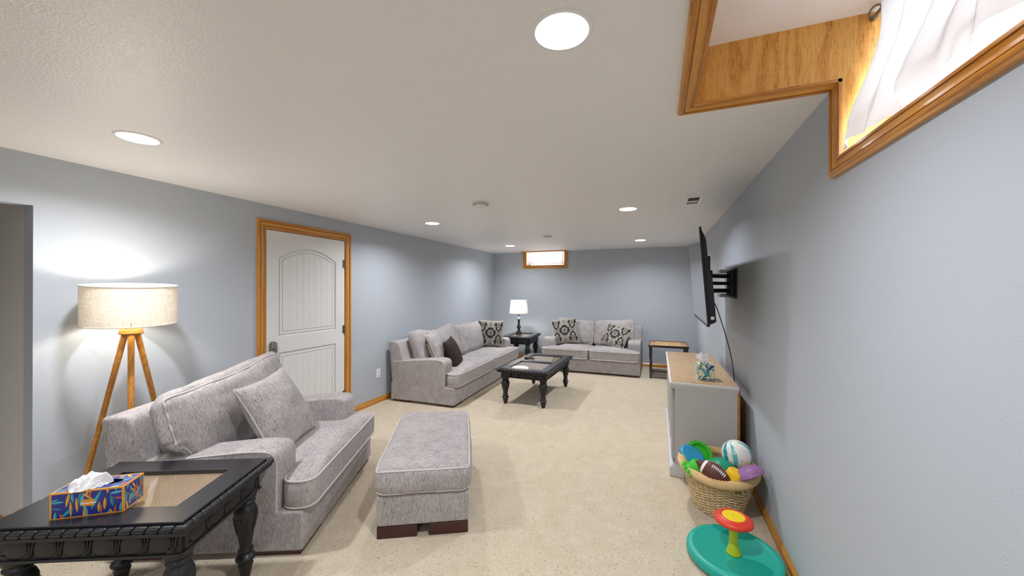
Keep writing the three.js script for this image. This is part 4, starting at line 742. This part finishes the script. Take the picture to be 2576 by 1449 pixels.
function leafShape(g, x, y, l, w, rot, c) { g.save(); g.translate(x, y); g.rotate(rot); g.fillStyle = c; g.beginPath(); g.moveTo(0, -l / 2); g.quadraticCurveTo(w, 0, 0, l / 2); g.quadraticCurveTo(-w, 0, 0, -l / 2); g.fill(); g.fillStyle = 'rgba(0,0,40,0.18)'; g.beginPath(); g.moveTo(0, -l / 2); g.quadraticCurveTo(w, 0, 0, l / 2); g.closePath(); g.fill(); g.restore(); }
function leafPanel(w, h, seed, logo, list) {
  return canvasTex(w, h, (g) => {
    g.fillStyle = '#f2a21a'; g.fillRect(0, 0, w, h); const b = 26; g.save(); g.beginPath(); g.rect(b, b, w - 2 * b, h - 2 * b); g.clip(); g.fillStyle = '#1b2a86'; g.fillRect(0, 0, w, h);
    const r = mulberry(seed), C = ['#f4b02a', '#3fb6c4', '#2b8fa3', '#e06a1e', '#58c5cf'];
    if (list) for (const [x, y, l, q, rot, c] of list) leafShape(g, x * w, y * h, l * h, q * h, rot, C[c]);
    else for (let i = 0; i < 30; i++) leafShape(g, b + r() * (w - 2 * b), b + r() * (h - 2 * b), h * (0.28 + 0.28 * r()), h * (0.06 + 0.05 * r()), (r() - 0.5) * 1.8, C[Math.floor(r() * 5)]);
    g.restore();
    if (logo) { g.fillStyle = '#f09a16'; g.beginPath(); g.roundRect(w * 0.43, h * 0.34, w * 0.165, h * 0.26, 10); g.fill(); g.fillStyle = '#ffffff'; g.save(); g.translate(w * 0.512, h * 0.485); g.rotate(-0.03); g.font = `italic bold ${Math.round(h * 0.125)}px sans-serif`; g.textAlign = 'center'; g.textBaseline = 'middle'; g.fillText('Kleenex', 0, 0); g.restore(); }
  });
}
{ // long blue box on the near table
  const w = 0.236, d = 0.118, h = 0.105, t = thing('tissue_box', 'long blue and orange tissue box with leaf print on the near end table', 'tissue box', [-2.108, 0.5805, -0.823 ], 36 * deg);
  t.position.set(-2.125 - Math.sin(36 * deg) * d / 2, 0.5805, -0.765 - Math.cos(36 * deg) * d / 2);
  const mat = (tx) => phys({ map: tx, roughness: 0.4, clearcoat: 0.2 });
  const list = [[0.06, 0.28, 0.3, 0.06, 1.2, 1], [0.1, 0.36, 0.42, 0.09, 1.5, 1], [0.09, 0.6, 0.34, 0.07, 1.75, 2], [0.24, 0.28, 0.6, 0.1, 0.18, 0], [0.3, 0.22, 0.42, 0.09, -0.1, 1], [0.28, 0.65, 0.62, 0.09, -0.02, 0], [0.36, 0.52, 0.6, 0.09, -0.05, 0], [0.4, 0.25, 0.5, 0.1, 0.15, 2], [0.43, 0.35, 0.55, 0.1, 0.2, 4], [0.5, 0.22, 0.4, 0.09, -0.85, 0], [0.62, 0.4, 0.75, 0.11, 0.42, 1], [0.54, 0.1, 0.3, 0.07, 0, 3], [0.5, 0.08, 0.3, 0.08, 0.2, 0], [0.66, 0.68, 0.42, 0.09, 0.06, 0], [0.74, 0.58, 0.5, 0.1, 0.05, 0], [0.69, 0.8, 0.36, 0.06, 0.02, 3], [0.84, 0.5, 0.5, 0.11, -0.15, 2], [0.9, 0.2, 0.46, 0.1, 1.45, 4], [0.93, 0.42, 0.34, 0.07, 1.65, 3], [0.96, 0.78, 0.36, 0.09, 0.1, 1], [0.88, 0.86, 0.4, 0.07, 0.2, 3], [0.48, 0.78, 0.5, 0.12, -0.2, 4], [0.46, 0.86, 0.4, 0.09, 0, 0], [0.22, 0.8, 0.5, 0.1, 0.8, 1], [0.07, 0.88, 0.36, 0.09, 0.1, 4], [0.16, 0.92, 0.34, 0.08, -0.35, 3], [0.78, 0.08, 0.26, 0.07, 0.1, 0], [0.9, 0.04, 0.2, 0.07, 0.2, 1], [0.78, 0.95, 0.3, 0.07, 0.6, 1], [0.83, 0.92, 0.3, 0.07, -0.4, 0]];
  const long1 = mat(leafPanel(1024, 460, 1, true, list)), long2 = mat(leafPanel(1024, 460, 2, true, null)), end1 = mat(leafPanel(512, 460, 3, false, null)), end2 = mat(leafPanel(512, 460, 4, false, null)), lid = mat(leafPanel(1024, 512, 6, false, null));
  const q = (a, b) => new THREE.BoxGeometry(a, b, 0.0012);
  part('front_panel', q(w, h).translate(0, h / 2, d / 2 - 0.0006), long1, t); part('back_panel', q(w, h).rotateY(Math.PI).translate(0, h / 2, -d / 2 + 0.0006), long2, t);
  part('end_panel', q(d - 0.0024, h).rotateY(Math.PI / 2).translate(w / 2 - 0.0006, h / 2, 0), end1, t); part('end_panel', q(d - 0.0024, h).rotateY(-Math.PI / 2).translate(-w / 2 + 0.0006, h / 2, 0), end2, t);
  const s = shapeOf(rect(-w / 2 + 0.0012, w / 2 - 0.0012, -d / 2 + 0.0012, d / 2 - 0.0012)), hole = new THREE.Path(); hole.absellipse(0.012, 0, 0.068, 0.026, 0, 2 * Math.PI, true); s.holes.push(hole);
  const lg = new THREE.ExtrudeGeometry(s, { depth: 0.001, bevelEnabled: false, curveSegments: 32 }), uv = lg.attributes.uv, p = lg.attributes.position; for (let i = 0; i < uv.count; i++) uv.setXY(i, p.getX(i) / w + 0.5, p.getY(i) / d + 0.5);
  part('lid', lg.rotateX(-Math.PI / 2).translate(0, h - 0.001, 0), lid, t);
  part('bottom_panel', new THREE.BoxGeometry(w - 0.004, 0.001, d - 0.004).translate(0, 0.001, 0), M.white, t);
  const ts = part('tissue', tissueDrape(0.125, 0.11, 0.054, 88), M.tissue, t); ts.position.set(-0.018, h - 0.003, 0.012); ts.rotation.y = 0.2;
}
{ // cube box on the console
  const s = 0.118, h = 0.126, t = thing('tissue_box', 'small cube tissue box with green and blue floral print on the media console', 'tissue box', [0.359, 0.7508, -3.435], 5 * deg);
  const face = (seed) => canvasTex(512, 540, (g, w, hh) => {
    const r = mulberry(seed); g.fillStyle = '#5fb3a6'; g.fillRect(0, 0, w, hh); g.save(); g.beginPath(); g.rect(20, 20, w - 40, hh - 40); g.clip(); g.fillStyle = '#f3ecc8'; g.fillRect(0, 0, w, hh);
    g.fillStyle = '#7fbfd6'; for (let i = 0; i < 4; i++) { g.beginPath(); g.moveTo(r() * w, r() * hh); g.bezierCurveTo(r() * w, r() * hh, r() * w, r() * hh, r() * w, r() * hh); g.lineTo(r() * w, r() * hh); g.fill(); }
    const C = ['#2c2f86', '#86b32c', '#2c7a3c', '#4aa3c4', '#e7c83a', '#2c2f86'];
    for (let i = 0; i < 17; i++) leafShape(g, r() * w, r() * hh, 150 + 130 * r(), 34 + 36 * r(), r() * 3, C[Math.floor(r() * 6)]);
    g.strokeStyle = '#2c7a3c'; g.lineWidth = 14; for (let i = 0; i < 3; i++) { g.beginPath(); g.moveTo(r() * w, hh); g.quadraticCurveTo(r() * w, hh * 0.5, r() * w, hh * 0.25); g.stroke(); }
    for (const [x, y] of [[0.25, 0.3], [0.72, 0.28], [0.6, 0.62]]) for (let k = -2; k <= 2; k++) leafShape(g, x * w + k * 16, y * hh, 110, 20, k * 0.38, x > 0.5 && y < 0.5 ? '#2c2f86' : '#4aa3c4');
    g.restore();
  });
  const mat = (i) => phys({ map: face(i), roughness: 0.4, clearcoat: 0.2 }), q = () => new THREE.BoxGeometry(s - 0.0024, h, 0.0012);
  part('front_panel', new THREE.BoxGeometry(s, h, 0.0012).translate(0, h / 2, s / 2 - 0.0006), mat(11), t); part('back_panel', new THREE.BoxGeometry(s, h, 0.0012).translate(0, h / 2, -s / 2 + 0.0006), mat(12), t);
  part('side_panel', q().rotateY(Math.PI / 2).translate(s / 2 - 0.0006, h / 2, 0), mat(13), t); part('side_panel', q().rotateY(-Math.PI / 2).translate(-s / 2 + 0.0006, h / 2, 0), mat(14), t);
  const sh = shapeOf(rect(-s / 2 + 0.0012, s / 2 - 0.0012, -s / 2 + 0.0012, s / 2 - 0.0012)), hole = new THREE.Path(); hole.absellipse(0, 0, 0.036, 0.03, 0, 2 * Math.PI, true); sh.holes.push(hole);
  const lg = new THREE.ExtrudeGeometry(sh, { depth: 0.001, bevelEnabled: false, curveSegments: 32 }), uv = lg.attributes.uv, p = lg.attributes.position; for (let i = 0; i < uv.count; i++) uv.setXY(i, p.getX(i) / s + 0.5, p.getY(i) / s + 0.5);
  part('lid', lg.rotateX(-Math.PI / 2).translate(0, h - 0.001, 0), mat(15), t);
  part('bottom_panel', new THREE.BoxGeometry(s - 0.004, 0.001, s - 0.004).translate(0, 0.001, 0), M.white, t);
  const ts = part('tissue', tissueTuft(0.1, 0.1, 91), M.tissue, t); ts.position.set(0, h - 0.008, 0);
}
{ // remote control on the coffee table
  const t = thing('remote_control', 'slim black remote control lying on the coffee table glass', 'remote control', [-1.76, 0.4735, -5.19], -20 * deg);
  part('body', rbox(0.165, 0.017, 0.042, 0, 0, 0, 0.007, 3), M.plasticBlack, t);
  const k = []; for (let i = 0; i < 7; i++) for (let j = -1; j <= 1; j++) k.push(cyl(0.0035, 0.0035, 0.003, -0.055 + i * 0.017, 0.0095, j * 0.011, 10)); part('buttons', merge(k), M.pewter, t);
}

// ---------------------------------------------------------------- small oak-topped side table
{
  const t = thing('side_table', 'small black side table with an oak top between the loveseat and the right wall', 'table', [0.16, 0, -6.9]), w = 0.62, d = 0.6, h = 0.552;
  part('top_edge', slab(rounded(rect(-w / 2, w / 2, -d / 2, d / 2), 0.03).map((p) => [p.x, p.y]), [rounded(rect(-w / 2 + 0.022, w / 2 - 0.022, -d / 2 + 0.022, d / 2 - 0.022), 0.01).map((p) => [p.x, p.y]).reverse()], 0.026, [0, h - 0.026, 0], [1, 0, 0], [0, 0, 1], [0, 1, 0], 0.006), M.glossBlack, t);
  part('oak_panel', rbox(w - 0.21, 0.008, d - 0.046, 0, h - 0.005, 0, 0.001), M.tableOak, t);
  for (const s of [-1, 1]) part('oak_border', rbox(0.078, 0.008, d - 0.046, s * (w / 2 - 0.0635), h - 0.005, 0, 0.001), M.tableOakDark, t);
  part('under_panel', rbox(w - 0.02, 0.008, d - 0.02, 0, h - 0.022, 0, 0.001), M.glossBlack, t);
  const lp = [[0, 0.0], [0.014, 0.0], [0.016, 0.012], [0.014, 0.06], [0.017, 0.11], [0.0215, 0.16], [0.0165, 0.225], [0.0125, 0.255], [0.018, 0.262], [0.0125, 0.27], [0.017, 0.31], [0.0235, 0.38], [0.0205, 0.44], [0.023, 0.455], [0.025, 0.46], [0.025, 0.53], [0, 0.531]];
  const lg = lathe(lp, 24);
  for (const sx of [-1, 1]) for (const sz of [-1, 1]) { const m = part('leg', lg, M.glossBlack, t); m.position.set(sx * (w / 2 - 0.035), 0, sz * (d / 2 - 0.04)); }
  for (const sz of [-1, 1]) part('stretcher', rod(V(-w / 2 + 0.035, 0.018, sz * (d / 2 - 0.04)), V(w / 2 - 0.035, 0.018, sz * (d / 2 - 0.04)), 0.0085), M.glossBlack, t);
  for (const sx of [-1, 1]) part('side_rail', rod(V(sx * (w / 2 - 0.035), 0.018, -d / 2 + 0.04), V(sx * (w / 2 - 0.035), 0.018, d / 2 - 0.04), 0.0085), M.glossBlack, t);
}

// ---------------------------------------------------------------- wicker basket of balls and play pods
const BK = { x: 0.381, z: -2.915, h: 0.262 };
{
  const t = thing('wicker_basket', 'oval natural wicker basket full of toys at the end of the media console', 'basket', [BK.x, 0, BK.z]);
  const ax = (y) => 0.142 + 0.076 * Math.pow(y / BK.h, 0.9), az = (y) => 0.185 + 0.085 * Math.pow(y / BK.h, 0.9), NS = 38, rows = 24;
  part('bottom_mat', lathe([[0, 0.004], [0.13, 0.004], [0.14, 0.012], [0.13, 0.016], [0, 0.014]], 40).scale(1, 1, 1.32), M.wickerDark, t);
  for (let i = 0; i < NS; i++) { const a = i / NS * 2 * Math.PI, pts = []; for (let j = 0; j <= 6; j++) { const y = 0.006 + (BK.h - 0.006) * j / 6; pts.push(V(ax(y) * Math.cos(a), y, az(y) * Math.sin(a))); } part('stake', tube(pts, 0.0034, false, 8, 6), M.wickerDark, t); }
  for (let k = 0; k < rows; k++) {
    const y = 0.012 + (BK.h - 0.035) * k / (rows - 1), pts = [], gap = k >= rows - 4 && k < rows - 1, N = NS * 2;
    const a0 = gap ? 1.25 : 0, a1 = gap ? 1.25 + 2 * Math.PI - 0.62 : 2 * Math.PI;
    for (let i = 0; i < (gap ? N + 1 : N); i++) { const a = a0 + (a1 - a0) * i / N, ph = a * NS / 2 + k * Math.PI, off = 0.0052 * Math.cos(ph); pts.push(V((ax(y) + off) * Math.cos(a), y + 0.001 * Math.sin(a * 7 + k), (az(y) + off) * Math.sin(a))); }
    part('weaver', tube(pts, 0.0044, !gap, N * 3, 5), k % 5 === 2 ? M.wickerDark : M.wicker, t);
  }
  const ST = 9; for (let s = 0; s < ST; s++) { const pts = [], N = 150, turns = 7; for (let i = 0; i < N; i++) { const a = i / N * 2 * Math.PI, f = a * turns + s / ST * 2 * Math.PI, c = Math.cos(f) * 0.0225, q = Math.sin(f) * 0.0205; pts.push(V((0.222 + c) * Math.cos(a), BK.h + 0.01 + q + 0.004 * Math.cos(2 * a), (0.275 + c) * Math.sin(a))); } part('rim_strand', tube(pts, 0.0082, true, 300, 6), M.wickerRim, t); }
}
function spikyDome(name, label, pos, rot, r, mat, flat = 0.72) {
  const t = thing(name, label, 'toy', pos); t.quaternion.setFromUnitVectors(V(0, 1, 0), rot.clone().normalize());
  part('dome', lathe([[0, r * flat], ...Array.from({ length: 12 }, (_, i) => { const a = Math.PI / 2 - (i + 1) / 13 * Math.PI / 2; return [r * Math.cos(a), r * flat * Math.sin(a)]; }), [r, 0.004], [r * 1.02, 0], [r * 1.02, -0.006], [r * 0.96, -0.008], [0, -0.008]], 40), mat, t);
  const sp = []; for (let k = 1; k < 9; k++) { const a = Math.PI / 2 * (1 - k / 9), n = Math.max(1, Math.round(2 * Math.PI * Math.cos(a) * r / 0.0105)); for (let i = 0; i < n; i++) { const b = (i + (k % 2) * 0.5) / n * 2 * Math.PI, c = new THREE.ConeGeometry(0.0036, 0.0085, 6), d = V(Math.cos(a) * Math.cos(b), Math.sin(a) / flat, Math.cos(a) * Math.sin(b)).normalize(); c.applyQuaternion(new THREE.Quaternion().setFromUnitVectors(V(0, 1, 0), d)); c.translate(r * Math.cos(a) * Math.cos(b) + d.x * 0.003, r * flat * Math.sin(a) + d.y * 0.003, r * Math.cos(a) * Math.sin(b) + d.z * 0.003); sp.push(c); } }
  const m = part('spikes', merge(sp), mat, t); m.userData.kind = 'stuff';
  return t;
}
{ // toys lying in the basket
  const ballMap = canvasTex(1024, 512, (g, w, h) => {
    g.fillStyle = '#f0eee4'; g.fillRect(0, 0, w, h); const r = mulberry(21);
    const band = (x, wd, c) => { g.fillStyle = c; g.beginPath(); g.moveTo(x, h * 0.12); g.bezierCurveTo(x + wd * 2.6, h * 0.3, x + wd * 2.6, h * 0.6, x + wd * 0.6, h * 0.86); g.lineTo(x + wd * 1.9, h * 0.86); g.bezierCurveTo(x + wd * 4.2, h * 0.6, x + wd * 4.0, h * 0.28, x + wd * 0.9, h * 0.12); g.fill(); };
    for (let k = 0; k < 2; k++) { const o = k * 512; band(o + 20, 48, '#2ba7b5'); band(o + 190, 44, '#2493ad'); band(o + 330, 34, '#56c0bd'); g.fillStyle = '#e9d94a'; g.beginPath(); g.ellipse(o + 40, 330, 34, 22, 0.4, 0, 7); g.fill(); g.fillStyle = '#1f5c8a'; g.beginPath(); g.ellipse(o + 60, 372, 26, 12, 0.6, 0, 7); g.fill(); }
    for (let i = 0; i < 160; i++) { g.fillStyle = r() < 0.5 ? 'rgba(70,190,190,0.35)' : 'rgba(240,238,228,0.5)'; g.beginPath(); g.ellipse(r() * w, h * (0.15 + 0.7 * r()), 6 + 18 * r(), 3 + 8 * r(), r() * 3, 0, 7); g.fill(); }
    g.strokeStyle = '#3a4450'; g.lineWidth = 3; for (let k = 0; k < 3; k++) { g.beginPath(); g.moveTo(150, 330 + k * 12); g.bezierCurveTo(165, 310 + k * 12, 180, 350 + k * 12, 200, 328 + k * 12); g.stroke(); }
  });
  const b = thing('toy_ball', 'white and teal swirl ball on top of the toys in the wicker basket', 'ball', [0.503, 0.352, -2.95]); b.rotation.set(0.3, 1.9, -0.5);
  part('shell', new THREE.SphereGeometry(0.093, 48, 32), phys({ map: ballMap, roughness: 0.4, clearcoat: 0.25 }), b);
  part('valve', cyl(0.004, 0.004, 0.002, 0, 0.093, 0, 12), M.white, b);

  const fb = canvasTex(1024, 512, (g, w, h) => {
    g.fillStyle = '#59281a'; g.fillRect(0, 0, w, h); const r = mulberry(33); for (let i = 0; i < 9000; i++) { g.fillStyle = r() < 0.5 ? 'rgba(30,10,6,0.35)' : 'rgba(140,80,60,0.22)'; g.fillRect(r() * w, r() * h, 3, 3); }
    g.fillStyle = '#f2efe8'; g.fillRect(0, h * 0.2, w, h * 0.075); g.fillRect(0, h * 0.725, w * 0.36, h * 0.075); g.fillRect(w * 0.64, h * 0.725, w * 0.36, h * 0.075);
    g.strokeStyle = 'rgba(20,6,4,0.8)'; g.lineWidth = 3; for (const x of [0, 0.25, 0.5, 0.75]) { g.beginPath(); g.moveTo(x * w, 0); g.lineTo(x * w, h); g.stroke(); }
    g.save(); g.translate(w * 0.605, h * 0.5); g.rotate(Math.PI / 2); g.fillStyle = '#b98a58'; g.font = 'bold 74px serif'; g.textAlign = 'center'; g.textBaseline = 'middle'; g.fillText('Wilson', 0, 0); g.restore();
  });
  const prof = []; for (let i = 0; i <= 28; i++) { const y = -1 + 2 * i / 28; prof.push([0.064 * Math.pow(Math.max(0, 1 - Math.pow(Math.abs(y), 1.75)), 0.92), y * 0.12]); }
  const f = thing('football', 'brown leather football with white laces and stripe in the wicker basket', 'football', [0.335, 0.305, -2.705]);
  const fbMesh = lathe(prof, 48);
  part('leather', fbMesh, phys({ map: fb, roughness: 0.55, clearcoat: 0.1 }), f);
  const lc = [tube(Array.from({ length: 9 }, (_, i) => { const y = -0.065 + i * 0.085 / 8; return V(0, y, -0.0645 * Math.pow(1 - Math.pow(Math.abs(y / 0.12), 1.75), 0.92)); }), 0.0028, false, 24, 6)]; for (let i = 0; i < 8; i++) { const y = -0.061 + i * 0.011, z = -0.064 * Math.pow(1 - Math.pow(Math.abs(y / 0.12), 1.75), 0.92); lc.push(tube([V(-0.0135, y, z + 0.0022), V(0, y, z - 0.002), V(0.0135, y, z + 0.0022)], 0.0026, false, 8, 6)); }
  part('laces', merge(lc), M.white, f);
  { const axis = V(0.12, -0.05, 0.06).normalize(), lace = V(0.1, 0.95, 0.7); const yv = axis.clone().negate(), zv = lace.clone().addScaledVector(yv, -lace.dot(yv)).normalize().negate(), xv = V().crossVectors(yv, zv); f.quaternion.setFromRotationMatrix(new THREE.Matrix4().makeBasis(xv, yv, zv)); }

  // blue spiky disc standing at the left, face up and outwards
  const d = thing('spiky_disc', 'flat blue balance disc with a toothed edge at the left side of the basket', 'toy', [0.232, 0.285, -2.985]); d.rotation.set(0.55, 0.35, -0.42);
  part('disc', lathe([[0, 0.012], [0.02, 0.012], [0.022, 0.0135], [0.026, 0.0135], [0.028, 0.012], [0.042, 0.0125], [0.044, 0.014], [0.049, 0.014], [0.051, 0.0125], [0.066, 0.0125], [0.068, 0.014], [0.073, 0.014], [0.076, 0.012], [0.088, 0.008], [0.09, 0], [0.086, -0.02], [0.06, -0.034], [0, -0.04]], 56), M.toyBlue, d);
  const nb = []; for (let k = 0; k < 3; k++) for (let i = 0; i < 44; i++) nb.push(new THREE.ConeGeometry(0.0042, 0.01, 6).rotateX(Math.PI / 2 + 0.5 * k).translate(0, -0.004 - k * 0.011, 0.092 - k * 0.005).rotateY((i + 0.5 * (k % 2)) / 44 * 2 * Math.PI)); const nm = part('teeth', merge(nb), M.toyBlue, d); nm.userData.kind = 'stuff';
  spikyDome('spiky_dome', 'teal spiky balance dome between the football and the ball', [0.39, 0.272, -2.875], V(-0.25, 1, -0.05), 0.082, M.toyTeal);
  spikyDome('spiky_dome', 'lilac spiky balance dome tipped over the right rim of the basket', [0.538, 0.318, -2.725], V(-0.45, 0.82, -0.3), 0.086, M.toyPurple, 0.62);
  // scalloped green ring
  const gr = thing('scalloped_toy', 'bright green scalloped toy ring at the back of the basket', 'toy', [0.285, 0.275, -3.07]); gr.rotation.set(0.75, 0.2, -0.3);
  { const N = 330, o = []; for (let i = 0; i < N; i++) { const a = i / N * 2 * Math.PI, q = 0.09 + 0.0045 * Math.cos(a * 15); o.push([q * Math.cos(a), q * Math.sin(a)]); } part('ring', slab(o, [circle(0, 0, 0.066, 60).reverse()], 0.026, [0, -0.013, 0], [1, 0, 0], [0, 0, -1], [0, 1, 0], 0.004), M.toyGreen, gr);
    part('floor', cyl(0.067, 0.067, 0.004, 0, -0.01, 0, 48), M.toyGreen, gr); }
  function cup(name, label, mat, pos, rot, bumps, size) {
    const t = thing(name, label, 'toy', pos); t.scale.setScalar(size); t.rotation.set(...rot);
    part('body', lathe([[0, 0.06], [0.034, 0.06], [0.039, 0.055], [0.042, 0.03], [0.0445, 0.029], [0.046, 0.004], [0.062, 0], [0.064, -0.003], [0.062, -0.006], [0.044, -0.006], [0.036, 0.05], [0, 0.052]], 36), mat, t);
    if (bumps) { const q = []; for (let i = 0; i < 14; i++) q.push(new THREE.SphereGeometry(0.0115, 12, 8).translate(0.06, -0.002, 0).rotateY(i / 14 * 2 * Math.PI)); part('rim_bumps', merge(q), mat, t); }
  }
  cup('toy_cup', 'bright green toy cup with bumps round its rim, left of the football', M.toyGreen, [0.222, 0.268, -2.775], [0.1, 0, -0.55], true, 1.15);
  cup('toy_cup', 'yellow toy cup leaning against the lilac dome', M.toyYellow, [0.44, 0.268, -2.72], [0.15, 0, -0.3], false, 1.2);
  // filler that carries the pile, seen only between the toys
  const fl = thing('toy_ball', 'yellow ball deep among the toys in the basket', 'ball', [0.4, 0.17, -2.93]); part('shell', new THREE.SphereGeometry(0.105, 32, 20), M.toyYellow, fl);
}
{ // spinning seat toy on the carpet
  const t = thing('spin_toy', 'teal disc ride-on spin toy with red steering wheel and yellow cap', 'toy', [0.385, 0, -2.345]);
  part('seat_disc', lathe([[0, 0.04], [0.03, 0.041], [0.12, 0.046], [0.185, 0.056], [0.196, 0.06], [0.206, 0.062], [0.222, 0.06], [0.231, 0.052], [0.235, 0.04], [0.235, 0.018], [0.228, 0.01], [0.2, 0.008], [0, 0.008]], 96), M.teal, t);
  part('base_foot', lathe([[0, 0.012], [0.15, 0.012], [0.16, 0.006], [0.155, 0.0], [0, 0.0]], 64), M.plasticBlack, t);
  part('post', lathe([[0, 0.04], [0.036, 0.041], [0.037, 0.047], [0.031, 0.062], [0.024, 0.09], [0.021, 0.12], [0.021, 0.16], [0.023, 0.195], [0.028, 0.21], [0, 0.211]], 40), M.lime, t);
  const w = part('steering_wheel', lathe([[0, 0.206], [0.05, 0.205], [0.08, 0.207], [0.092, 0.213], [0.0965, 0.222], [0.094, 0.232], [0.085, 0.238], [0.079, 0.2395], [0.076, 0.243], [0.066, 0.247], [0.06, 0.247], [0.058, 0.244], [0, 0.244]], 72), M.red, t);
  const cap = canvasTex(256, 256, (g, a) => { g.fillStyle = '#f3d30d'; g.fillRect(0, 0, a, a); const r = mulberry(4); for (let i = 0; i < 60; i++) { g.fillStyle = 'rgba(120,90,20,0.35)'; g.fillRect(r() * a, r() * a, 1 + 3 * r(), 1 + 2 * r()); } g.strokeStyle = '#c9662c'; g.lineWidth = 3; g.beginPath(); g.moveTo(118, 118); g.lineTo(140, 134); g.moveTo(122, 138); g.lineTo(138, 122); g.stroke(); });
  const cg = lathe([[0, 0.2485], [0.05, 0.248], [0.055, 0.2465], [0.0575, 0.243], [0, 0.243]], 56), cu = cg.attributes.uv, cp = cg.attributes.position; for (let i = 0; i < cu.count; i++) cu.setXY(i, cp.getX(i) / 0.12 + 0.5, cp.getZ(i) / 0.12 + 0.5);
  part('cap', cg, phys({ map: cap, roughness: 0.45 }), w);
}

// ---------------------------------------------------------------- shadows on, draw
scene.traverse((o) => {
  if (o.isMesh) { o.castShadow = true; o.receiveShadow = true; }
  if (o.isPointLight) { o.castShadow = true; o.shadow.mapSize.set(1024, 1024); }
});
renderer.render(scene, camera);
